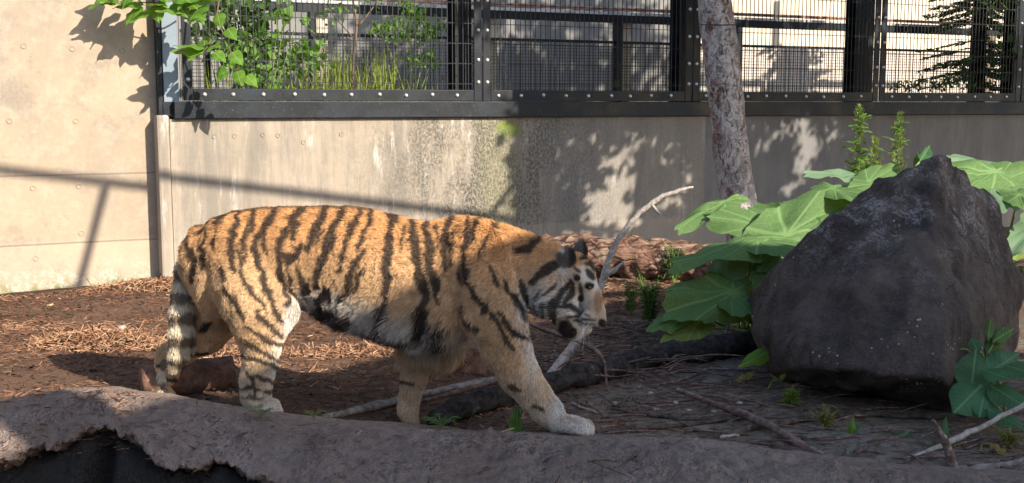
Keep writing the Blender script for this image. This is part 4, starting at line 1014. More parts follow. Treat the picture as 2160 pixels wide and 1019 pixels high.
bo = link('boulder', me); tag(bo, 'large dark pyramid-shaped boulder with pale lichen, standing among big leaves', 'boulder')

# ---- logs and sticks
def stick(name, pts, rads, mat, label=None, cat=None, group=None, n=26, sides=9, rough=0.25, wob=0.004, parent=None, raw=False):
    p = np.array(pts, float); q = catmull(p, n); rr = np.interp(np.linspace(0, 1, n), np.linspace(0, 1, len(rads)), rads)
    sd = random.random() * 50
    q = q + wob * np.stack([fbm(np.arange(n) * 0.5 + sd, 0.3, 0.1, 2), fbm(np.arange(n) * 0.5 + sd, 5.3, 0.1, 2), fbm(np.arange(n) * 0.5 + sd, 9.3, 0.1, 2)], -1)
    v, f = tube(q, rr, sides, rough, True, sd, 9.0)
    o = mk(name, v, f, M[mat] if isinstance(mat, str) else mat, parent, True, None if parent is not None else q[0])
    if label: tag(o, label, cat or 'stick', group)
    return o
def gpts(l, r): return [GP(a, b, r) for a, b in l]
v = catmull(gpts([(1130, 534), (1330, 545), (1500, 556), (1660, 574)], 0.15), 40)
v = catmull(v[::4], 150); vv_, ff_ = tube(v, np.interp(np.linspace(0, 1, 150), [0, .1, .6, 1], [.145, .17, .16, .15]), 44, 0.20, True, 2.0, 8.0)
lg = mk('fallen_log', vv_, ff_, M['red_log'], None, True, v[0]); tag(lg, 'thick reddish barked log lying below the concrete wall', 'log')
stick('fallen_log', gpts([(2120, 575), (2300, 600)], 0.1), [.1, .11], 'red_log', 'reddish log end lying behind the boulder', 'log')
dl = stick('fallen_branch', gpts([(1690, 708), (1600, 722), (1500, 738), (1400, 750), (1300, 775), (1200, 800), (1100, 828), (1000, 853), (915, 884)], 0.05), [.066, .07, .066, .062, .058, .058, .056, .055, .045], 'dark_log', 'thick blackened branch lying across the ground from the boulder to the tiger', 'branch', n=70, sides=14, rough=0.3, wob=0.008)
stick('twig_stub', [GP(1530, 710, .1), GP(1530, 710, .1) + np.array([.02, .02, .09])], [.012, .006], 'grey_stick', parent=dl)
stick('fallen_pole', gpts([(680, 882), (760, 865), (840, 845), (940, 822), (1040, 800), (1120, 776)], 0.018), [.017, .019, .019, .018, .015, .01], 'grey_stick', 'smooth grey pole lying on the ground behind the tiger front legs', 'pole', n=34)
stick('thin_stick', gpts([(870, 850), (960, 828), (1060, 800), (1110, 782)], 0.012), [.008, .011, .010, .006], 'brown_stick', 'thin brown stick beside the smooth grey pole', 'stick')
Yk = 5.85
an = stick('forked_branch', [GP(1150, 806, .02)] + [P(a, b, Yk) for a, b in [(1200, 740), (1245, 660), (1273, 585), (1290, 532), (1322, 480), (1372, 430), (1415, 408), (1462, 395)]], [.026, .024, .021, .019, .016, .014, .013, .011, .006], 'pale_stick', 'bleached forked branch rising and curving up in front of the tiger face', 'branch', n=60, rough=0.25)
stick('fork', [P(1272, 588, Yk), P(1290, 574, Yk - .03), P(1318, 550, Yk - .05)], [.014, .012, .004], 'pale_stick', parent=an, n=12)
stick('fork', [P(1372, 430, Yk), P(1386, 446, Yk - .03), P(1394, 452, Yk - .04)], [.008, .006, .003], 'pale_stick', parent=an, n=8)
stick('upright_stick', [GP(1195, 792, .0), P(1212, 745, 5.8), P(1236, 708, 5.75)], [.018, .016, .01], 'grey_stick', 'short grey stick propped up below the tiger chin', 'stick')
stick('hooked_branch', [P(1110, 680, 5.7), P(1170, 702, 5.7), P(1225, 722, 5.65), P(1265, 748, 5.6), P(1276, 780, 5.6), GP(1278, 815, .0)], [.010, .012, .012, .011, .009, .005], 'brown_stick', 'thin hooked branch bending down over the blackened branch', 'branch')
stick('diagonal_stick', [GP(1425, 822, .05), GP(1560, 872, .04), GP(1650, 915, .03), P(1712, 958, 4.62), P(1722, 966, 4.58)], [.012, .017, .018, .016, .02], 'brown_stick', 'straight bare brown stick lying diagonally in front of the boulder', 'stick', n=34)
stick('broken_stick', [P(1672, 930, 4.72), P(1740, 962, 4.58), P(1790, 982, 4.5)], [.010, .012, .008], 'grey_stick', 'short dark broken stick beside the diagonal brown stick', 'stick')
stick('long_branch', gpts([(1440, 938), (1540, 915), (1640, 893), (1780, 876), (1900, 877), (2010, 882)], 0.012), [.012, .013, .014, .014, .012, .008], 'twig', 'long dark curved branch lying in front of the boulder', 'branch', n=40)
stick('thin_stick', gpts([(1330, 905), (1450, 895), (1560, 878), (1612, 850)], 0.01), [.008, .009, .009, .005], 'twig', 'thin dark stick crossing under the diagonal brown stick', 'stick')
stick('thin_stick', gpts([(1290, 862), (1400, 880), (1520, 884), (1680, 880)], 0.008), [.006, .007, .007, .004], 'twig', 'thin dark straight stick ahead of the tiger paw', 'stick')
stick('thin_stick', gpts([(1400, 936), (1500, 925), (1560, 917)], 0.01), [.004, .007, .006], 'pale_stick', 'short pale stick at the edge of the rock ledge', 'stick')
stick('thin_stick', gpts([(1205, 850), (1235, 862), (1262, 871)], 0.01), [.004, .006, .003], 'pale_stick', 'small pale stick just ahead of the tiger forepaw', 'stick')
stick('bent_twig', gpts([(1375, 812), (1440, 800), (1490, 780), (1560, 778), (1640, 782)], 0.012), [.003, .005, .006, .005, .003], 'grey_stick', 'long bent grey twig on the bare soil before the boulder', 'twig')
rb = stick('fallen_branch', [P(1830, 986, 4.55), P(1930, 984, 4.5), P(2020, 994, 4.42), P(2110, 985, 4.4), P(2200, 965, 4.4)], [.012, .020, .024, .020, .016], 'grey_stick', 'knobbly grey branch lying along the ledge below the dock leaves', 'branch', n=40)
stick('stub', [P(2012, 992, 4.43), P(1998, 945, 4.43), P(1985, 915, 4.42), P(1966, 886, 4.42)], [.020, .016, .014, .008], 'brown_stick', parent=rb, n=16)
stick('fork', [P(2060, 994, 4.42), P(2110, 1003, 4.35), P(2200, 1000, 4.3)], [.018, .016, .014], 'dark_log', parent=rb, n=14)
stick('pale_stick', [P(1880, 978, 4.52), P(1960, 950, 4.55), P(2040, 915, 4.6), P(2110, 880, 4.65), P(2190, 838, 4.7)], [.006, .010, .011, .010, .008], 'pale_stick', 'slender bleached stick rising past the dock leaves', 'stick', n=34)
# short thick log between the hind legs
a, b = GP(298, 806, .078), GP(478, 786, .07)
cl = catmull([a, a * .6 + b * .4, b, b + (b - a) * .06], 24)
vv_, ff_ = tube(cl, np.r_[np.full(20, .084), .08, .074, .064, .05], 22, 0.10, True, 4, 6)
sl = mk('short_log', vv_, ff_, M['short_log'], None, True, cl[0]); tag(sl, 'short smooth brown log lying between the tiger hind feet', 'log')
# cut stump
c0 = GP(982, 778, 0.0); ang = np.linspace(0, 2 * math.pi, 26, endpoint=False)
cl = np.array([c0 + np.array([0, 0, h]) for h in (-.03, 0.0, .05, .10, .13)])
vv_, ff_ = tube(cl, [.135, .128, .122, .121, .118], 26, 0.12, True, 9, 7); su = mk('stump', vv_, ff_, M['short_log'], None, True, c0); tag(su, 'low cut brown stump behind the tiger forelegs', 'stump')
def stone(name, c, r, label, cat='stone', group=None, sc=(1, .8, .6)):
    bm = bmesh.new(); bmesh.ops.create_icosphere(bm, subdivisions=3, radius=1.0)
    for v in bm.verts:
        k_ = 1 + 0.22 * float(fbm(v.co.x * 1.4 + c[0] * 9, v.co.y * 1.4, v.co.z * 1.4, 3)); v.co = Vector((v.co.x * sc[0], v.co.y * sc[1], v.co.z * sc[2])) * r * k_
    me = bpy.data.meshes.new(name); bm.to_mesh(me); bm.free(); me.materials.append(M['pebble']); me.polygons.foreach_set('use_smooth', np.ones(len(me.polygons), bool))
    o = link(name, me); o.location = c; tag(o, label, cat, group); return o
stone('stone', GP(258, 694, .012), .034, 'pale rounded stone on the bark beside the shavings heap')
for px, py in [(1372, 829), (1297, 850), (1383, 864), (1453, 866), (1505, 868), (1170, 740), (1425, 850), (1560, 850)]:
    stone('pebble', GP(px, py, .004), random.uniform(.010, .016), 'tiny pale pebble lying on the bare grey soil ahead of the tiger', 'pebble', 'pebbles on the bare soil')

# ---- bark chips, needles and twig litter
def chips(name, xy, zoff, L, wd, tone, mat, tilt=0.25, parent=None, yaw=None, zabs=None):
    n = len(xy); z = (ground_z(xy[:, 0], xy[:, 1]) if zabs is None else zabs) + zoff
    yaw = RNG.uniform(0, math.pi, n) if yaw is None else yaw
    pit = RNG.normal(0, tilt, n); rol = RNG.normal(0, 0.4, n)
    ux = np.stack([np.cos(yaw) * np.cos(pit), np.sin(yaw) * np.cos(pit), np.sin(pit)], -1)
    uy = np.stack([-np.sin(yaw) * np.cos(rol), np.cos(yaw) * np.cos(rol), np.sin(rol)], -1)
    uz = np.cross(ux, uy)
    c = np.stack([xy[:, 0], xy[:, 1], z], -1)
    th = np.minimum(wd * 0.4, 0.004)
    a_ = (ux * L[:, None] * .5); b_ = uy * wd[:, None] * .5; t_ = uz * th[:, None]
    vs_ = np.stack([c - a_ - b_ * .7, c + a_ * 1.0 - b_ * .4, c + a_ * .9 + b_ * .5, c - a_ * .95 + b_, c - a_ * .6 + t_, c + a_ * .6 + t_], 1).reshape(-1, 3)
    base = (np.arange(n) * 6)[:, None]
    f = np.concatenate([base + np.array([[0, 1, 5, 4]]), base + np.array([[2, 3, 4, 5]])])
    tri = np.concatenate([base + np.array([[1, 2, 5]]), base + np.array([[3, 0, 4]])])
    o = mk(name, vs_, f.tolist() + tri.tolist(), mat, parent); attr(o, 'tone', np.repeat(tone, 6)); return o
def scatter(n, x0, x1, y0, y1, keep):
    p = np.stack([RNG.uniform(x0, x1, n * 3), RNG.uniform(y0, y1, n * 3)], -1); k_ = keep(p[:, 0], p[:, 1]); return p[RNG.random(n * 3) < k_][:n]
def not_rim(x, y): ry_, _ = rim_at(x); return (y > ry_ + 0.12)
def in_wall(x, y): return ((np.stack([x - WALL_A[0], y - WALL_A[1]], -1) @ WN[:2]) > 0.03)
xy = scatter(26000, -4.2, 2.6, 4.7, 11.0, lambda x, y: not_rim(x, y) * in_wall(x, y) * smooth01(1.4, -0.2, x - 0.25 * (y - 6)) * (0.45 + 0.55 * smooth01(-0.3, 0.4, fbm(x * 1.6, y * 2.6, 0.4, 3))))
n = len(xy); tone = np.clip(0.46 + 0.30 * fbm(xy[:, 0] * 1.3, xy[:, 1] * 2.2, 2.2, 3) + RNG.normal(0, .20, n), 0, 1)
pl = scatter(1500, -4.0, 1.2, 4.8, 10.0, lambda x, y: not_rim(x, y) * in_wall(x, y) * smooth01(1.0, -0.3, x)); xy = np.concatenate([xy, pl]); nl_ = len(pl); tone = np.concatenate([tone, np.clip(RNG.normal(.42, .22, nl_), 0, 1)])
big_L = np.concatenate([RNG.gamma(3, .013, n) + .012, RNG.uniform(.025, .07, nl_)]); big_W = np.concatenate([RNG.uniform(.003, .011, n), RNG.uniform(.010, .028, nl_)]); n = len(xy)
tag(chips('bark_mulch', xy, 0.004, big_L, big_W, tone, M['chips']), 'reddish bark chips and shreds covering the enclosure floor', 'bark mulch', kind='stuff')
xy = scatter(6500, 0.0, 3.2, 4.2, 8.5, lambda x, y: not_rim(x, y) * (0.25 + 0.75 * smooth01(-0.1, 0.5, fbm(x * 2, y * 3, 7.4, 3))))
n = len(xy)
tag(chips('twig_litter', xy, 0.005, RNG.gamma(2, .035, n) + .01, RNG.uniform(.002, .006, n), np.clip(RNG.normal(.30, .22, n), 0, 1), M['chips'], 0.12, yaw=RNG.normal(0.15, 0.6, n)), 'dry needles, stalks and twig scraps on the grey soil', 'litter', kind='stuff')
def heap(px, py, rx_, ry_, h, n, label, name='shavings_heap'):
    c = GP(px, py); th_ = RNG.uniform(0, 2 * math.pi, n); rr_ = np.sqrt(RNG.random(n))
    q = np.stack([c[0] + rx_ * rr_ * np.cos(th_), c[1] + ry_ * rr_ * np.sin(th_)], -1)
    o = chips(name, q, h * (1 - rr_ ** 1.4) * RNG.uniform(.3, 1, n) + .004, RNG.gamma(3, .02, n) + .03, RNG.uniform(.005, .014, n), np.clip(RNG.normal(.78, .16, n), 0, 1), M['chips'], 0.45)
    tag(o, label, 'wood shavings', kind='stuff')
heap(205, 722, .42, .30, .085, 900, 'loose heap of orange wood shavings on the dark bark floor')
heap(330, 604, .55, .22, .05, 420, 'scattered orange shavings at the foot of the concrete pillar')
heap(505, 752, .16, .25, .05, 260, 'small heap of orange shavings behind the hind leg')
heap(725, 742, .42, .18, .012, 420, 'thin patch of orange shavings seen below the tiger belly')
lg_ = flat.reshape(len(us), len(pr), 3); js_ = np.where((pr[:, 0] < 0.06) & (pr[:, 0] > -0.40))[0]
wi_ = np.exp(-((us + 1.75) / 0.45) ** 2) * 1.0 + 0.12 * ((us > -2.4) & (us < 2.2)); ci_ = RNG.choice(len(us), 520, p=wi_ / wi_.sum()); cj_ = RNG.choice(js_, 520)
cp_ = lg_[ci_, cj_] + RNG.normal(0, .006, (520, 3)) * np.array([1, 1, 0]); n = 520
tag(chips('ledge_debris', cp_[:, :2], 0.004, RNG.gamma(2.5, .014, n) + .012, RNG.uniform(.003, .008, n), np.clip(RNG.normal(.5, .22, n), 0, 1), M['chips'], 0.2, zabs=cp_[:, 2]), 'bark shreds and twig scraps lying on the rock ledge', 'bark scraps', kind='stuff')
# dry stalk tangle under the tiger's head
tw = MB()
for i in range(210):
    a = GP(random.uniform(1110, 1430), random.uniform(680, 800), random.uniform(.005, .06)); an_ = random.gauss(0.1, 0.5); L = random.uniform(.08, .38)
    d = np.array([math.cos(an_), math.sin(an_), random.gauss(0, .12)]) * L
    q = catmull([a, a + d * .5 + np.array([0, 0, random.uniform(-.005, .03)]), a + d], 7); q[:, 2] = np.maximum(q[:, 2], ground_z(q[:, 0], q[:, 1]) + .003)
    tw.add(*tube(q, [random.uniform(.002, .0055)] * 6 + [.0015], 5))
for i in range(170):
    a = GP(random.uniform(1230, 2150), random.uniform(800, 985), random.uniform(.003, .02)); an_ = random.gauss(0.1, 0.55); L = random.uniform(.06, .32)
    d = np.array([math.cos(an_), math.sin(an_), random.gauss(0, .05)]) * L
    q = catmull([a, a + d * .5 + np.array([0, 0, random.uniform(-.002, .015)]), a + d], 7); q[:, 2] = np.maximum(q[:, 2], ground_z(q[:, 0], q[:, 1]) + .003)
    tw.add(*tube(q, [random.uniform(.002, .005)] * 6 + [.001], 5))
tag(tw.build('twig_tangle', M['brown_stick'], None, True), 'tangle of thin dead twigs strewn around the blackened branch', 'twigs', kind='stuff')

# ================================================================== PLANTS
def leaf_geo(base, tip, halfw, nrm, kind='round', cup=0.08, fold=0.0, wave=0.03, seed=0, droop=0.0, rings=7, seg=72, teeth=0.03):
    """a leaf blade from base to tip, with thickness-free but curved surface; returns v, f, vein"""
    base, tip, nrm = (np.asarray(q, float) for q in (base, tip, nrm))
    ax = tip - base; L = np.linalg.norm(ax); ax /= L
    side = np.cross(ax, nrm); side /= np.linalg.norm(side) + 1e-9; up_ = np.cross(side, ax)
    v = [base + 0 * up_]; ve = [(0.0, 0.0, 0.0)]; f = []
    ph = np.linspace(-math.pi, math.pi, seg, endpoint=False)
    if kind == 'round':      # heart / kidney blade around the stalk point
        out = 0.5 + 0.5 * np.cos(ph)                       # 1 at the tip
        rad = (0.52 + 0.48 * out ** 0.8) * (1 - 0.45 * np.exp(-((np.abs(ph) - math.pi) / 0.28) ** 2))
        rad = rad * (1 + teeth * np.abs(np.sin(ph * 5)) * 2.2 - teeth + teeth * np.sin(ph * 19 + seed) + 0.12 * vnoise(ph * 2.2 + seed * 7, seed, 0.3) + 0.05 * vnoise(ph * 9 + seed * 7, seed, 0.8))
        lx = np.cos(ph) * rad; ly = np.sin(ph) * rad
        wmax = np.abs(ly).max(); ly = ly / wmax * halfw / L
        NZ = vnoise(np.outer(np.linspace(0, 1, rings + 1), lx) * 4 + seed * 5, np.outer(np.linspace(0, 1, rings + 1), ly) * 6, seed)
        veins = [0, .5, -.5, 1.05, -1.05, 1.65, -1.65, 2.3, -2.3]
        for i in range(1, rings + 1):
            t = i / rings
            for j in range(seg):
                x, y = lx[j] * t, ly[j] * t
                vn = max(math.exp(-((ph[j] - a) / (0.055 / max(t, .2) ** .5)) ** 2) for a in veins)
                z = L * (cup * (x * x + (y * L / halfw) ** 2 * .6) * -1 + fold * abs(y) + wave * t * t * math.sin(ph[j] * 6 + seed) + 0.030 * abs(math.sin(ph[j] * 5)) * t * (1 - .3 * t) + 0.05 * float(NZ[i, j])) - droop * L * max(x, 0) ** 2
                v.append(base + ax * x * L + side * y * L + up_ * z); ve.append((x, y * L / halfw * .8, 0.0))
        for j in range(seg): f.append([0, 1 + j, 1 + (j + 1) % seg])
        for i in range(rings - 1):
            for j in range(seg):
                kx = (j + 1) % seg; f.append([1 + i * seg + j, 1 + (i + 1) * seg + j, 1 + (i + 1) * seg + kx, 1 + i * seg + kx])
    else:                    # lance / heart-tipped blade
        nl, nw = 20, 9; v = []; ve = []
        for i in range(nl + 1):
            t = i / nl
            if kind == 'heart': w = math.sin(math.pi * min(1, (t + .10) / 1.1) ** .62) * (1 - .15 * t) if t < 1 else 0.0
            else: w = math.sin(math.pi * t ** .8) ** .85 if 0 < t < 1 else 0.03
            w = max(w, 0.012) * halfw
            for j in range(nw):
                s = (j / (nw - 1) - .5) * 2
                z = L * (-cup * s * s * w / halfw * .6 + fold * abs(s) * w / halfw + wave * math.sin(t * 14 + seed + s) * abs(s)) - droop * L * t * t
                vn = math.exp(-(s / .12) ** 2)
                v.append(base + ax * t * L + side * s * w + up_ * z); ve.append((t, s * w / halfw, 1.0))
        for i in range(nl):
            for j in range(nw - 1): f.append([i * nw + j, i * nw + j + 1, (i + 1) * nw + j + 1, (i + 1) * nw + j])
    return np.array(v), f, np.array(ve)
def add_leaf(parent, mat, *a, name='leaf', **kw):
    v, f, ve = leaf_geo(*a, **kw); o = mk(name, v, f, M[mat], parent, True); attr(o, 'lx', ve[:, 0]); attr(o, 'ly', ve[:, 1]); attr(o, 'vk', ve[:, 2])
    return o
UPN = np.array([0.15, -0.55, 0.8])
def big_plant(name, rootp, leaves, label, cat='plant', group=None, stem_mat='stem', stem_r=0.011):
    rt = empty(name, rootp)
    for i, lf in enumerate(leaves):
        bpx, bpy_, tpx, tpy, hw, Yb, Yt = lf[:7]; opt = lf[7] if len(lf) > 7 else {}
        b, t = P(bpx, bpy_, Yb), P(tpx, tpy, Yt); hwm = hw / F * (Yb + Yt) / 2
        opt = dict(opt); mat = opt.pop('mat', 'big_leaf'); nrm = opt.pop('n', UPN); st = opt.pop('stem', True)
        o = add_leaf(rt, mat, b, t, hwm, nrm, seed=i * 1.7, **opt)
        if st:
            g0 = np.array(rootp) + np.array([random.uniform(-.08, .08), random.uniform(-.05, .08), 0])
            q = catmull([g0, g0 * .45 + b * .55 + np.array([0, .04, .10 * (b[2] > .3)]), b + np.array([0, 0, -.003])], 12)
            mk('stem', *tube(q, np.linspace(stem_r, stem_r * .55, 12), 7), M[stem_mat], rt, True)
    tag(rt, label, cat, group); return rt
R1 = GP(1560, 690); R1[1] += .35
R1 = np.array([1.45, 6.75, gz((1.45, 6.75))])
big_plant('butterbur_plant', R1, [
    (1528, 430, 1432, 468, 34, 7.0, 6.7, dict(n=np.array([-.5, -.7, .5]), cup=.15)),
    (1618, 480, 1492, 452, 46, 6.8, 6.75, dict(n=np.array([-.1, -.75, .65]), cup=.12, wave=.04)),
    (1690, 492, 1590, 430, 60, 6.75, 7.0, dict(n=np.array([-.2, -.6, .75]), cup=.10)),
    (1655, 500, 1815, 400, 78, 6.7, 7.05, dict(n=np.array([.05, -.8, .6]), cup=.10, wave=.05)),
    (1620, 505, 1425, 522, 52, 6.6, 6.3, dict(n=np.array([0, -.15, 1.0]), cup=.16, mat='big_leaf')),
    (1600, 508, 1700, 525, 60, 6.55, 6.35, dict(n=np.array([0, -.2, 1.0]), cup=.14)),
    (1530, 590, 1560, 512, 45, 6.5, 6.7, dict(n=np.array([-.1, -.9, .4]), cup=.08, mat='leaf_blue')),
    (1545, 620, 1412, 640, 70, 6.4, 6.15, dict(n=np.array([-.1, -.75, .65]), cup=.12, wave=.05)),
    (1540, 625, 1590, 660, 50, 6.4, 6.1, dict(n=np.array([.1, -.6, .8]), cup=.10)),
    (1468, 690, 1405, 728, 34, 6.25, 6.05, dict(n=np.array([-.2, -.8, .6]), cup=.1, mat='leaf_yellow')),
    (1450, 660, 1376, 690, 30, 6.3, 6.1, dict(n=np.array([-.2, -.7, .7]), cup=.1)),
    (1640, 560, 1600, 600, 48, 6.6, 6.4, dict(n=np.array([0, -.8, .6]), cup=.1, mat='leaf_dark')),
    (1570, 560, 1620, 520, 40, 6.9, 7.0, dict(n=np.array([0, -.8, .6]), cup=.1, mat='leaf_dark')),
], 'big round-leaved green plant growing between the tree trunk and the boulder', 'leafy plant')
R2 = np.array([2.05, 7.35, gz((2.05, 7.35))])
big_plant('butterbur_plant', R2, [
    (1800, 372, 1702, 362, 22, 7.4, 7.2, dict(n=np.array([0, -.5, .9]), mat='leaf_blue')),
    (1860, 392, 1792, 402, 34, 7.3, 7.0, dict(n=np.array([0, -.6, .8]))),
    (1830, 385, 1890, 350, 30, 7.3, 7.4, dict(n=np.array([0, -.7, .6]))),
    (1940, 340, 1962, 306, 14, 7.3, 7.4, dict(n=np.array([.3, -.9, .2]), kind='heart', mat='leaf_blue', fold=.3)),
    (1945, 350, 1935, 318, 18, 7.3, 7.5, dict(n=np.array([-.4, -.9, .3]), kind='heart', mat='big_leaf')),
    (1760, 400, 1850, 420, 36, 7.0, 6.8, dict(n=np.array([0, -.4, .9]), cup=.1)),
], 'clump of green leaves growing beneath the tall weed behind the boulder', 'leafy plant')
R3 = np.array([2.95, 6.85, gz((2.95, 6.85))])
big_plant('butterbur_plant', R3, [
    (2095, 365, 1995, 362, 52, 6.7, 6.4, dict(n=np.array([-.2, -.8, .6]), cup=.16)),
    (2085, 345, 1985, 325, 24, 7.0, 6.9, dict(n=np.array([0, -.4, .9]), mat='leaf_blue')),
    (2096, 388, 2180, 350, 50, 6.7, 6.8, dict(n=np.array([.1, -.75, .65]), cup=.14)),
    (2090, 395, 2085, 440, 75, 6.65, 6.35, dict(n=np.array([0, -.55, .85]), cup=.14, mat='leaf_blue')),
    (2150, 412, 2200, 440, 44, 6.5, 6.3, dict(n=np.array([0, -.6, .8]))),
    (2160, 500, 2110, 540, 34, 6.6, 6.4, dict(n=np.array([0, -.7, .7]), mat='leaf_yellow')),
    (2190, 470, 2140, 520, 40, 6.5, 6.3, dict(n=np.array([0, -.7, .7]), mat='leaf_blue')),
], 'large round-leaved plant growing behind the boulder, next to a log end', 'leafy plant')
R4 = np.array([2.16, 4.98, gz((2.16, 4.98))])
D = dict(kind='lance', mat='leaf_blue', cup=.09, wave=.02)
def dk(**k_): q = dict(D); q.update(k_); return q
big_plant('dock_plant', R4, [
    (2048, 832, 2060, 736, 40, 4.9, 5.0, dk(n=np.array([-.1, -.95, .2]), cup=.02)),
    (2072, 812, 2012, 872, 42, 4.88, 4.72, dk(n=np.array([-.2, -.8, .5]))),
    (2080, 820, 2066, 880, 36, 4.88, 4.72, dk(n=np.array([0, -.8, .5]))),
    (2085, 810, 2170, 862, 34, 4.88, 4.72, dk(n=np.array([.2, -.8, .5]))),
    (2080, 790, 2150, 745, 30, 4.95, 5.05, dk(n=np.array([.1, -.9, .4]))),
    (2075, 780, 2132, 800, 26, 4.9, 4.8, dk(n=np.array([.1, -.7, .7]))),
    (2120, 770, 2185, 790, 30, 4.9, 4.8, dk(n=np.array([.1, -.7, .7]))),
    (2064, 742, 2048, 712, 14, 5.0, 5.05, dk(n=np.array([-.1, -.95, .2]))),
    (2015, 735, 2006, 720, 9, 5.05, 5.05, dk(n=np.array([-.1, -.95, .2]))),
    (2085, 745, 2118, 690, 20, 5.05, 5.1, dk(n=np.array([-.1, -.9, .4]), mat='leaf_dark')),
    (2095, 720, 2140, 692, 14, 5.05, 5.1, dk(n=np.array([-.1, -.9, .4]), mat='leaf_dark')),
    (2085, 715, 2090, 670, 10, 5.05, 5.1, dk(n=np.array([-.1, -.9, .4]), mat='leaf_dark')),
    (2085, 862, 2160, 905, 26, 4.75, 4.62, dk(n=np.array([.1, -.6, .8]))),
], 'blue-green broad-leaved dock plant at the foot of the boulder', 'leafy plant', stem_r=.006)
def small_leaf_plant(name, px, py, leaves, label, mat='leaf_blue', cat='plant', group=None):
    r0 = GP(px, py)
    big_plant(name, r0, leaves, label, cat, group, stem_r=.0035)
small_leaf_plant('seedling', 1900, 965, [(1868, 948, 1918, 908, 18, 4.72, 4.78, dk(n=np.array([0, -.7, .7])))], 'single oval green leaf growing near the rock ledge below the boulder', cat='seedling')
small_leaf_plant('seedling', 1992, 960, [(1990, 955, 1996, 878, 10, 4.66, 4.7, dk(n=np.array([0, -1, .1]))), (1975, 950, 2030, 925, 12, 4.66, 4.6, dk()), (1985, 940, 1945, 930, 9, 4.66, 4.6, dk()), (1990, 950, 1950, 958, 8, 4.66, 4.6, dk())], 'small leafy seedling beside the upright grey stub', cat='seedling')
small_leaf_plant('seedling', 1600, 790, [(1618, 742, 1556, 775, 20, 5.55, 5.4, dict(kind='heart', mat='leaf_fresh', n=np.array([-.2, -.8, .6])))], 'lone green leaf beside the boulder above the bent twig', cat='seedling')
small_leaf_plant('seedling', 1565, 805, [(1592, 785, 1552, 803, 7, 5.5, 5.4, dict(kind='lance', mat='leaf_dry', wave=.08))], 'curled dry leaf on the soil below the lone green leaf', cat='leaf')
small_leaf_plant('seedling', 2110, 960, [(2090, 935, 2125, 958, 12, 4.55, 4.45, dict(kind='lance', mat='leaf_dry', wave=.08))], 'dry yellow-green leaf lying below the slender bleached stick', cat='leaf')
small_leaf_plant('seedling', 1092, 915, [(1090, 918, 1092, 856, 15, 4.72, 4.74, dict(kind='lance', mat='big_leaf', n=np.array([-.25, -.95, .05]), fold=.25, cup=0)), (1090, 918, 1125, 917, 10, 4.72, 4.66, dk())], 'single upright green leaf at the rock ledge beside the tiger foreleg', cat='seedling')
small_leaf_plant('seedling', 1795, 950, [(1795, 935, 1800, 878, 9, 4.78, 4.8, dict(kind='lance', mat='leaf_fresh', n=np.array([0, -1, .2]))), (1795, 925, 1815, 890, 6, 4.78, 4.8, dk()), (1790, 928, 1762, 902, 7, 4.78, 4.7, dk())], 'narrow-leaved seedling in front of the dark underside of the boulder', cat='seedling')
small_leaf_plant('seedling', 1630, 820, [(1640, 800, 1622, 788, 6, 5.4, 5.4, dict(kind='heart', mat='leaf_yellow')), (1645, 800, 1660, 786, 6, 5.4, 5.4, dict(kind='heart', mat='leaf_yellow'))], 'tiny yellow-green seedling under the edge of the boulder', cat='seedling')
small_leaf_plant('seedling', 1690, 920, [(1670, 912, 1695, 906, 8, 4.9, 4.86, dk())], 'small round leaf close to the diagonal brown stick', cat='seedling')

# feathery sprigs and leafy herbs: one crown mesh of many leaflets on real stems
def herb(name, px, py, hpx, wpx, n_st, n_lf, size, mat, label, cat='herb', Y=None, group=None, lean=0.0, up=0.55):
    r0 = GP(px, py) if Y is None else P(px, py, Y); s = r0[1] / F; rt = empty(name, r0)
    lv = MB(); ve = []; stm = MB()
    for i in range(n_st):
        a = random.uniform(0, 2 * math.pi); h = hpx * s * random.uniform(.65, 1.05); rad = wpx * s * random.uniform(.1, 1)
        tip = r0 + np.array([math.cos(a) * rad + lean * h, math.sin(a) * rad * .6, h])
        q = catmull([r0, r0 * .5 + tip * .5 + np.array([0, 0, .12 * h]), tip], 9); stm.add(*tube(q, np.linspace(.004, .0015, 9), 5))
        for j in range(n_lf):
            t = random.uniform(.15, 1); kq = min(int(t * 8), 7); b = q[kq] + (q[kq + 1] - q[kq]) * (t * 8 - kq)
            aa = random.uniform(0, 2 * math.pi); d = np.array([math.cos(aa), math.sin(aa), random.uniform(-.2, .8)]); d /= np.linalg.norm(d)
            L = size * random.uniform(.5, 1.2) * (1.15 - .5 * t); w = L * random.uniform(.09, .16); sd = np.cross(d, [0, 0, 1.0]); sd /= np.linalg.norm(sd) + 1e-6
            lv.add([b, b + d * L * .45 + sd * w, b + d * L + np.array([0, 0, -.25 * L]), b + d * L * .45 - sd * w], [[0, 1, 2, 3]]); ve += [.4, 0, .2, 0]
    o = lv.build('foliage', M[mat], rt); attr(o, 'vk', np.full(len(ve), 2.0)); tag(o, kind='stuff'); stm.build('stem', M['stem'], rt, True)
    tag(rt, label, cat, group); return rt
herb('leafy_herb', 1370, 690, 118, 62, 26, 34, .055, 'leaf_dark', 'bushy dark green herb between the reddish log and the big leaves')
herb('leafy_herb', 1330, 665, 70, 40, 14, 26, .045, 'leaf_dark', 'low dark green herb beside the forked bleached branch')
herb('leafy_herb', 1420, 600, 90, 40, 14, 20, .07, 'leaf_dark', 'dark leafy herb growing against the reddish log', Y=None)
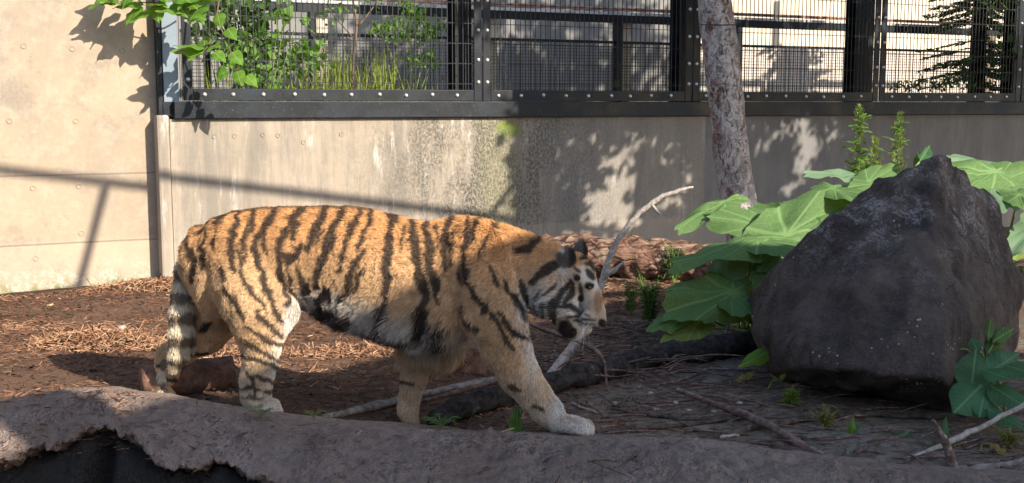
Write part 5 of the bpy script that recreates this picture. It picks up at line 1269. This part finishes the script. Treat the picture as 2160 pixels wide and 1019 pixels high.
def fern(px, py, Y, wpx, label, n=9, mat='leaf_dark'):
    r0 = P(px, py, Y); rt = empty('fern_sprig', r0); lv = MB(); s = Y / F; nq = 0; stm = MB()
    for i in range(n):
        a = i / n * 6.28 + random.uniform(-.3, .3); L = wpx * s * random.uniform(.75, 1.15); u_ = np.array([math.cos(a), math.sin(a) * .7, 0])
        q = np.array([r0 + u_ * L * t + np.array([0, 0, L * (1.7 * t - 1.2 * t * t)]) for t in np.linspace(0, 1, 12)]); stm.add(*tube(q, np.linspace(.0016, .0006, 12), 4))
        sd = np.array([-u_[1], u_[0], 0]); sd /= np.linalg.norm(sd)
        for j in range(2, 12):
            w = L * .24 * math.sin(math.pi * (j / 12.5)) + .002
            for sg in (-1, 1):
                d = (sd * sg + u_ * .6) * w; b = q[j]; n_ = u_ * w * .16
                lv.add([b - n_, b + d * .5 - n_ * .9, b + d + np.array([0, 0, -.15 * w]), b + d * .5 + n_ * .9, b + n_], [[0, 1, 2, 3, 4]]); nq += 5
    o = lv.build('foliage', M[mat], rt); attr(o, 'vk', np.full(nq, 2.0)); tag(o, kind='stuff'); stm.build('stem', M['stem'], rt); tag(rt, label, 'fern')
fern(930, 905, 4.72, 40, 'bright feathery sprig behind the ledge by the tiger foreleg', 11, 'big_leaf')
fern(550, 880, 4.66, 34, 'feathery green sprig on the ledge at the tiger hind paw')
fern(662, 882, 4.70, 24, 'small feathery sprig at the end of the grey pole', 7)
herb('grass_tuft', 1670, 860, 50, 30, 14, 8, .06, 'leaf_yellow', 'yellowing grass tuft beneath the boulder')
herb('grass_tuft', 1740, 900, 46, 36, 12, 8, .05, 'leaf_dry', 'dry grass tuft beside the diagonal stick')
herb('grass_tuft', 2130, 945, 46, 40, 12, 8, .05, 'leaf_dry', 'dry grass tuft under the slender bleached stick')
herb('leafy_herb', 1680, 600, 60, 60, 14, 18, .06, 'leaf_dark', 'dark herb in the gap between the big leaves and the boulder', Y=6.6)
herb('leafy_herb', 2150, 640, 90, 40, 12, 20, .07, 'leaf_dark', 'dark herb growing behind the boulder by the reddish log end', Y=6.4)

def weed(px, pyb, pyt, Y, label, n_lf=46, buds=420, wd=30):
    r0 = P(px, pyb, Y); g0 = r0.copy(); g0[2] = gz(r0); tp_ = P(px + 4, pyt, Y); s = Y / F; rt = empty('flowering_weed', g0)
    q = catmull([g0, (g0 + tp_) / 2 + np.array([.01, 0, 0]), tp_], 16); mk('stem', *tube(q, np.linspace(.007, .002, 16), 6), M['stem'], rt, True)
    lv = MB(); ve = []
    for i in range(buds):
        t = random.uniform(.62, 1.0); c = q[0] + (q[-1] - q[0]) * t; sp = wd * s * (1.08 - t) * 2.2 + .006
        a = random.uniform(0, 6.28); c = c + np.array([math.cos(a) * sp * random.random(), math.sin(a) * sp * random.random(), 0]); L = random.uniform(.012, .028)
        d = np.array([math.cos(a) * .5, math.sin(a) * .5, 1]); d /= np.linalg.norm(d); sd = np.array([-math.sin(a), math.cos(a), 0]) * L * .28
        lv.add([c, c + d * L * .5 + sd, c + d * L, c + d * L * .5 - sd], [[0, 1, 2, 3]]); ve += [.6, .3, .6, .3]
    o = lv.build('flower_spike', M['leaf_yellow'], rt); attr(o, 'vk', np.full(len(ve), 2.0)); tag(o, kind='stuff')
    for i in range(n_lf):
        t = random.uniform(.55, .96); b = q[0] + (q[-1] - q[0]) * t; a = random.uniform(0, 6.28); L = random.uniform(.07, .18) * (1.2 - t * .6)
        d = np.array([math.cos(a), math.sin(a), random.uniform(-.2, .7)]); d /= np.linalg.norm(d)
        add_leaf(rt, random.choice(['leaf_fresh', 'leaf_dark', 'leaf_fresh']), b, b + d * L, L * .20, np.array([0, -.3, 1.0]) - d * .1, kind='lance', cup=.05, droop=.2, seed=i)
    tag(rt, label, 'weed', 'tall weeds by the wall')
weed(1810, 400, 222, 7.7, 'tallest flowering weed standing behind the boulder slope'); weed(1893, 400, 240, 7.6, 'flowering weed standing close to the boulder peak'); weed(1842, 410, 290, 7.5, 'shorter flowering weed between the two tall weeds', 34, 380, 40)

# ---- leaning trunk in front of the wall
tk = empty('leaning_tree', GP(1572, 560) * 0 + P(1568, 470, 9.2) * np.array([1, 1, 0]) + np.array([0, 0, gz(P(1568, 470, 9.2))]))
Yt_ = 9.2; cl = [P(1575, 560, Yt_), P(1568, 480, Yt_), P(1553, 400, Yt_), P(1540, 300, Yt_), P(1530, 200, Yt_), P(1519, 100, Yt_), P(1506, 0, Yt_), P(1488, -140, Yt_), P(1470, -300, Yt_), P(1440, -600, Yt_), P(1420, -900, Yt_)]
hw = np.array([42, 38, 36.5, 36.5, 37, 36.5, 34, 31, 28, 20, 10]) / F * Yt_
q = catmull(cl, 90); v, f = tube(q, np.interp(np.linspace(0, 10, 90), np.arange(11), hw), 28, 0.055, True, 3.0, 9.0)
mk('trunk', v, f, M['trunk'], tk, True)
wq_ = [PW(1300, 42, 0)]
c_ = P(1514, 52, Yt_); ring = [c_ + np.array([math.cos(a) * .142, math.sin(a) * .142, .012 * math.sin(a)]) for a in np.linspace(0, 2 * math.pi, 24)]
mk('tied_wire', *tube(ring, .0035, 5, caps=False), M['wire'], tk, True)
def leaf_cloud(centers, n_each, rad, size, rng_=RNG):
    """many small two-triangle leaves around given centres"""
    c = np.repeat(np.asarray(centers), n_each, 0); n = len(c)
    p = c + rng_.normal(0, 1, (n, 3)) * np.asarray(rad)
    d = rng_.normal(0, 1, (n, 3)); d[:, 2] -= .4; d /= np.linalg.norm(d, axis=1)[:, None]
    o = np.cross(d, rng_.normal(0, 1, (n, 3))); o /= np.linalg.norm(o, axis=1)[:, None] + 1e-9
    L = size * rng_.uniform(.6, 1.3, n)[:, None]
    nn_ = np.cross(d, o)
    v = np.stack([p, p + d * L * .45 + o * L * .32 + nn_ * L * .06, p + d * L, p + d * L * .45 - o * L * .32 + nn_ * L * .06], 1).reshape(-1, 3)
    b = (np.arange(n) * 4)[:, None]
    return v, np.concatenate([b + np.array([[0, 1, 2]]), b + np.array([[0, 2, 3]])])
def limb(root_o, a, b, r0, r1, sag=.15, mat='trunk', name='branch'):
    mid = (np.asarray(a) + np.asarray(b)) / 2 + np.array([0, 0, sag]); q = catmull([a, mid, b], 12)
    mk(name, *tube(q, np.linspace(r0, r1, 12), 8, .1), M[mat], root_o, True)
def out_of_view(p, m=0.06):
    dep = p[:, 1] * CT - (p[:, 2] - CAM_Z) * ST
    u_ = np.abs(p[:, 0] / np.maximum(dep, .05)); w_ = ((p[:, 1]) * ST + (p[:, 2] - CAM_Z) * CT) / np.maximum(dep, .05)
    return (u_ > 0.45 + m) | (w_ > 0.2123 + m) | (dep < .05)
# crown of the leaning tree, all above the picture
cc = np.array([q[-30] + np.array([x, y, z]) for x, y, z in [(0, 0, .8), (.7, .5, .6), (-.6, .6, .9), (.2, 1.0, .4), (-.9, .2, .4), (.9, -.2, .9), (0, .4, 1.5)]])
v, f = leaf_cloud(cc, 120, .35, .10); ok_ = out_of_view(v.reshape(-1, 4, 3)[:, 0]) & (v.reshape(-1, 4, 3)[:, 0, 2] > 3.2)
v = v.reshape(-1, 4, 3)[ok_].reshape(-1, 3); nL = len(v) // 4; b = (np.arange(nL) * 4)[:, None]
o = mk('crown', v, np.concatenate([b + np.array([[0, 1, 2]]), b + np.array([[0, 2, 3]])]), M['leaf_dark'], tk); tag(o, kind='stuff'); attr(o, 'vk', np.full(len(o.data.vertices), 2.0))
tag(tk, 'leaning tree with flaky grey and reddish bark in front of the fence', 'tree')

# ---- broad tree standing to the side; its crown dapples the wall and fence
tr = empty('broad_tree', (7.2, 6.2, gz((7.2, 6.2))))
trunk_q = catmull([[7.2, 6.2, -.2], [7.1, 6.3, 1.6], [6.8, 6.8, 3.2], [6.5, 7.6, 5.0], [6.2, 8.2, 6.4]], 30)
mk('trunk', *tube(trunk_q, np.linspace(.24, .10, 30), 14, .08), M['trunk'], tr, True)
targets = []
rg = np.random.default_rng(21)
def poly_has(poly, x, y):
    ins = np.zeros(len(x), bool); n = len(poly)
    for i in range(n):
        (x1, y1), (x2, y2) = poly[i], poly[(i + 1) % n]
        cnd = ((y1 > y) != (y2 > y)) & (x < (x2 - x1) * (y - y1) / (y2 - y1 + 1e-9) + x1); ins ^= cnd
    return ins
POLY = [(1150, 205), (1240, 150), (1430, 100), (1540, 115), (1700, 150), (1840, 118), (1860, 100), (2300, 60), (2300, 520), (1480, 520), (1300, 500), (1130, 470), (1160, 400), (1100, 330), (1160, 290)]
POLY2 = [(1130, -20), (1130, -330), (1760, -330), (1700, -60), (1600, 20), (1400, 60), (1250, 60)]
def crown_targets(poly, n, th, fr, sd):
    a = np.array(poly, float); x = rg.uniform(a[:, 0].min(), a[:, 0].max(), n * 6); y = rg.uniform(a[:, 1].min(), a[:, 1].max(), n * 6)
    m = poly_has(poly, x, y); x, y = x[m], y[m]
    dens = fbm(x / fr + sd, y / fr, sd, 3); k_ = dens > th + np.where(y > 215, 0, -.1)
    return np.stack([x[k_], y[k_]], -1)[:n]
tg = np.concatenate([crown_targets(POLY, 4200, -0.55, 75., 3.3), crown_targets([(1470, 130), (2300, 80), (2300, 540), (1470, 540)], 3600, -9, 75., 3.3), crown_targets(POLY2, 1700, -0.35, 95., 8.1)])
# openings where the photograph shows sun on wall and fence
HOLES = [(1655, 245, 20, 14), (1590, 250, 14, 12), (1745, 300, 10, 10), (1660, 400, 14, 12), (1330, 470, 20, 20), (1180, 300, 16, 12), (1450, 260, 18, 12), (1300, 400, 34, 70), (1245, 290, 30, 22), (1360, 275, 40, 20), (1160, 360, 20, 30), (1240, 440, 20, 40), (1690, 260, 28, 24), (1700, 305, 16, 20), (1695, 350, 20, 36), (1620, 270, 24, 40), (1762, 255, 12, 16), (1450, 300, 16, 30), (1485, 290, 12, 40), (1600, 330, 20, 16), (1420, 430, 14, 24), (1215, 235, 14, 10), (1400, 340, 12, 16)]
for (a, b, c, d) in HOLES:
    tg = tg[np.hypot((tg[:, 0] - a) / (c + 15), (tg[:, 1] - b) / (d + 15)) > 1]
lp = []
for (px, py) in tg:
    w_ = PW(px, py, 0.0); t = rg.uniform(4.6, 6.4); lp.append(w_ + SUN * t)
for i in range(420):                               # branches that dapple the leaning trunk
    lp.append(P(rg.uniform(1470, 1600), rg.uniform(-60, 420), 9.15) + SUN * rg.uniform(3.4, 5.2))
lp = np.array(lp); lp = lp[out_of_view(lp, .05)]
hi_ = rg.normal(0, 1, (2600, 3)); hi_ /= np.linalg.norm(hi_, axis=1)[:, None]; hi_ = hi_ * (rg.random(2600) ** .4)[:, None] * np.array([3.9, 2.6, 1.6]) + np.array([5.9, 8.7, 5.7])  # unseen upper foliage added to keep sky light off the wall
lp = np.concatenate([lp, hi_[(hi_[:, 1] > 6.2) & (hi_[:, 0] < 7.5) & (hi_[:, 0] - (hi_[:, 2] - 4.0) * 0.4 > 2.2)]])
fr_ = np.stack([rg.uniform(2.2, 5.4, 1000), rg.uniform(8.3, 11.0, 1000), rg.uniform(2.9, 5.0, 1000)], -1); lp = np.concatenate([lp, fr_])  # more foliage added above the view to darken the shaded wall
v, f = leaf_cloud(lp, 5, .055, .14, rg); kk = out_of_view(v.reshape(-1, 4, 3)[:, 0], .03) & out_of_view(v.reshape(-1, 4, 3)[:, 2], .03)
v = v.reshape(-1, 4, 3)[kk].reshape(-1, 3); nL = len(v) // 4; b = (np.arange(nL) * 4)[:, None]
o = mk('crown', v, np.concatenate([b + np.array([[0, 1, 2]]), b + np.array([[0, 2, 3]])]), M['leaf_dark'], tr); tag(o, kind='stuff'); attr(o, 'vk', np.full(len(o.data.vertices), 2.0))
for (px, py, t) in [(1180, 330, 5.4), (1250, 210, 5.4), (1400, 200, 5.6), (1600, 180, 5.6), (1850, 250, 5.5), (2100, 200, 5.4), (1350, -100, 5.5), (1600, -150, 5.5), (1500, 420, 5.5)]:
    e_ = PW(px, py) + SUN * t; k0 = trunk_q[18 + (px // 37) % 9]
    limb(tr, k0, e_, .05, .015, .25)
tag(tr, 'broad leafy tree standing beside the enclosure, its crown dappling the wall', 'tree')

# ---- vine with broad leaves hanging over the corner of the fence
def vine_leaf(rt, px, py, L, Y, dirv, mat='leaf_fresh', nrm=(-.3, -.5, .8), kind='heart', hw=.40):
    b = P(px, py, Y); d = np.array(dirv, float); d /= np.linalg.norm(d)
    add_leaf(rt, mat, b, b + d * L, L * hw, np.array(nrm, float), kind=kind, cup=.10, wave=.03, droop=.15, seed=random.random() * 9)
Yv = 8.80
vn = empty('vine_branch', P(470, -60, Yv))
mk('stem', *tube(catmull([P(470, -60, Yv), P(455, 40, Yv), P(430, 108, Yv), P(380, 105, Yv - .05)], 16), np.linspace(.008, .003, 16), 6), M['wood_stem'], vn, True)
mk('stem', *tube(catmull([P(470, -60, Yv), P(400, -10, Yv), P(330, 5, Yv), P(240, 2, Yv - .1)], 16), np.linspace(.008, .003, 16), 6), M['wood_stem'], vn, True)
mk('stem', *tube(catmull([P(455, 40, Yv), P(480, 90, Yv), P(500, 150, Yv)], 12), np.linspace(.006, .003, 12), 6), M['wood_stem'], vn, True)
for (x, y, L, d) in [(430, 102, .26, (-1, -.1, .02)), (425, 100, .24, (-.55, -.6, .12)), (418, 104, .18, (-.2, -.7, -.35)), (440, 100, .16, (.5, -.5, .1)), (432, 96, .16, (-.1, .3, .25)), (452, 110, .14, (.6, -.4, -.4)),
                     (300, 5, .22, (-.8, -.4, -.1)), (330, 8, .20, (.2, -.6, -.6)), (290, 15, .20, (-.3, -.6, -.6)), (370, 5, .20, (.5, -.5, -.45)), (400, 0, .20, (.3, -.6, -.2)), (350, -5, .22, (-.5, -.5, .2)), (250, 0, .16, (-.9, -.2, -.1)), (410, 15, .16, (.4, -.3, -.6)),
                     (460, 30, .14, (.2, -.5, -.6)), (480, 60, .14, (.5, -.5, -.5)), (490, 110, .15, (.5, -.4, -.5)), (470, 140, .13, (-.3, -.4, -.7)), (500, 150, .14, (.3, -.5, -.7)), (520, 160, .13, (.6, -.3, -.5)), (480, 150, .13, (-.6, -.3, -.5))]:
    vine_leaf(vn, x, y, L, Yv - .02, d)
for (x, y) in [(262, 8), (315, 20), (345, 12), (385, 22), (405, 30), (430, 12), (450, 5), (300, -5), (375, -8), (425, -10), (330, -30), (280, -20), (390, -25), (310, -50), (360, -45), (250, -30), (230, -12), (270, -40)]:
    vine_leaf(vn, x, y, .2, Yv - .05, (random.uniform(-.8, .5), -.4, random.uniform(-.6, .2)))
tag(vn, 'bright broad-leaved vine hanging over the corner post of the fence', 'vine')

# ---- plants behind the mesh
def behind(px, py, off): return PW(px, py, off)
sb = empty('sapling', behind(745, 185, .6) * np.array([1, 1, 0]) + np.array([0, 0, 1.33]))
q = catmull([behind(744, 190, .6), behind(747, 110, .6), behind(752, 50, .6), behind(745, 0, .6), behind(742, -120, .6)], 24)
mk('trunk', *tube(q, np.linspace(.016, .009, 24), 7), M['wood_stem'], sb, True)
mk('branch', *tube(catmull([behind(756, 55, .6), behind(780, 25, .6), behind(805, -10, .6)], 10), np.linspace(.009, .005, 10), 6), M['wood_stem'], sb, True)
mk('branch', *tube(catmull([behind(745, 80, .6), behind(710, 40, .6), behind(680, 5, .6)], 10), np.linspace(.007, .004, 10), 6), M['wood_stem'], sb, True)
v, f = leaf_cloud([behind(x, y, .6) for x, y in [(700, 20), (720, 5), (690, 40), (800, 0), (740, -20), (770, -10)]], 12, .07, .05); o = mk('foliage', v, f, M['leaf_fresh'], sb); tag(o, kind='stuff'); attr(o, 'vk', np.full(len(o.data.vertices), 2.0))
tag(sb, 'thin brown sapling growing behind the mesh fence', 'sapling')
def shrub(name, pts, off, n, rad, size, mat, label, cat='shrub', stems=3, base=None):
    cs = [behind(x, y, off) for x, y in pts]; b0 = behind(base[0], base[1], off) if base else np.mean(cs, 0); b0[2] = 1.33
    rt = empty(name, b0); v, f = leaf_cloud(cs, n, rad, size); v[:, 2] = np.maximum(v[:, 2], 1.335)
    o = mk('foliage', v, f, M[mat], rt); tag(o, kind='stuff'); attr(o, 'vk', np.full(len(o.data.vertices), 2.0))
    for c in cs[::max(1, len(cs) // stems)]: mk('stem', *tube(catmull([b0, b0 * .5 + c * .5 + np.array([.02, 0, .02]), c], 8), np.linspace(.006, .002, 8), 5), M['stem'], rt, True)
    tag(rt, label, cat); return rt
shrub('leafy_shrub', [(860, 10), (875, 40), (840, 50), (810, 55), (900, 60), (920, 55), (870, 70), (835, 75), (800, 60), (905, 75), (880, 25), (890, 120), (910, 125), (870, 128)], .5, 60, (.05, .05, .035), .045, 'leaf_fresh', 'bright feathery shrub behind the mesh next to a dark steel column', base=(865, 190))
shrub('leafy_shrub', [(560, 105), (600, 100), (640, 105), (580, 80), (620, 120), (660, 110), (560, 140), (600, 150), (540, 165), (570, 170), (640, 130), (520, 90), (500, 130)], .45, 26, (.08, .08, .05), .10, 'leaf_fresh', 'broad-leaved green shrub behind the mesh near the vine', base=(590, 190))
shrub('leafy_shrub', [(480, 30), (500, 60), (470, 80), (520, 20), (540, 40), (450, 50), (510, 110), (530, 75), (460, 10), (560, 15), (440, 90)], .7, 26, (.09, .09, .06), .11, 'leaf_dark', 'dark shaded shrub behind the mesh near the corner post', base=(480, 190))
shrub('leafy_shrub', [(600, 30), (625, 45), (585, 22)], .12, 5, (.05, .03, .03), .12, 'leaf_fresh', 'few bright leaves pushing against the mesh above the shrubs', base=(560, 190), stems=2)
# tall grass behind the mesh
gb = MB(); ve = []
for i in range(720):
    px = random.choice([random.uniform(610, 960), random.uniform(680, 830), random.uniform(420, 960)]); off = random.uniform(.38, 1.1); b = behind(px, 200, off); b[2] = 1.331
    h = (.07 + .62 * random.random() ** 2.2) * (0.55 if px > 850 else 1); an_ = random.uniform(0, 6.28); ln = random.uniform(.02, .16); t = b + np.array([math.cos(an_) * ln, math.sin(an_) * ln, h]); m_ = b * .45 + t * .55 + np.array([0, 0, .05 * h]); w = random.uniform(.003, .008)
    sd = WD * w; gb.add([b - sd, b + sd, m_ + sd * .9, t, m_ - sd * .9], [[0, 1, 2, 4], [4, 2, 3]]); ve += [.5] * 5
    for _ in range(random.randint(0, 4)):
        c = b + (t - b) * random.uniform(.3, 1); a2 = random.uniform(0, 6.28); L = random.uniform(.03, .09); d = np.array([math.cos(a2), math.sin(a2), random.uniform(-.2, .6)]) * L; s2 = np.array([-math.sin(a2), math.cos(a2), 0]) * L * .14
        gb.add([c, c + d * .5 + s2, c + d, c + d * .5 - s2], [[0, 1, 2, 3]]); ve += [.2] * 4
o = gb.build('tall_grass', M['leaf_yellow']); attr(o, 'vk', np.full(len(ve), 2.0)); tag(o, 'tall yellow-green grass and stalks growing behind the mesh fence', 'grass', kind='stuff')
# fir behind the fence
fr = empty('fir_tree', behind(2058, 200, .75) * np.array([1, 1, 0]) + np.array([0, 0, 1.33])); b0 = behind(2058, 200, .75); b0[2] = 1.33
mk('trunk', *tube([b0, b0 + np.array([0, 0, 1.2]), b0 + np.array([.02, 0, 3.0])], [.10, .085, .05], 12, .1), M['dark_log'], fr, True)
nv = MB(); nve = []
for i in range(120):
    h = random.uniform(.24, 2.4); a = random.uniform(0, 6.28); L = (.52 + .28 * random.random()) * (1 - .12 * h)
    o_ = b0 + np.array([0, 0, h]); d = np.array([math.cos(a), math.sin(a), -.22]); tip = o_ + d * L
    side = np.array([-math.sin(a), math.cos(a), 0])
    for j in range(70):
        t = random.uniform(.12, 1); c = o_ + d * L * t; sg = random.choice((-1, 1)); dr = side * sg * random.uniform(.4, 1) + d * .7 + np.array([0, 0, random.uniform(-.4, .25)]); dr /= np.linalg.norm(dr); ll = random.uniform(.05, .13) * (1.2 - .5 * t); sd = np.cross(dr, [random.gauss(0, 1), random.gauss(0, 1), 1]); sd /= np.linalg.norm(sd); sd *= .014
        nv.add([c, c + dr * ll * .5 + sd, c + dr * ll, c + dr * ll * .5 - sd], [[0, 1, 2, 3]]); nve += [0] * 4
o = nv.build('foliage', M['needle'], fr); attr(o, 'vk', np.full(len(nve), 2.0)); tag(o, kind='stuff')
tag(fr, 'dark fir tree standing behind the mesh fence', 'fir tree')
shrub('leafy_shrub', [(2130, 30), (2145, 60), (2110, 90), (2140, 110), (2120, 140), (2090, 20), (2135, 5)], .3, 9, (.07, .05, .06), .12, 'leaf_dark', 'dark broad leaves hanging in front of the fir behind the mesh', base=(2140, 190))
shrub('low_shrub', [(1900, 180), (1940, 175), (1980, 180), (2010, 170), (2040, 180), (2080, 178)], .5, 60, (.06, .06, .03), .05, 'leaf_dark', 'low dark undergrowth at the foot of the fir behind the mesh', base=(1990, 190))
herb('leafy_herb', 1300, 186, 18, 20, 5, 12, .04, 'leaf_fresh', 'small green herb behind the mesh beside the inner post', Y=float(behind(1300, 190, 1.2)[1]))
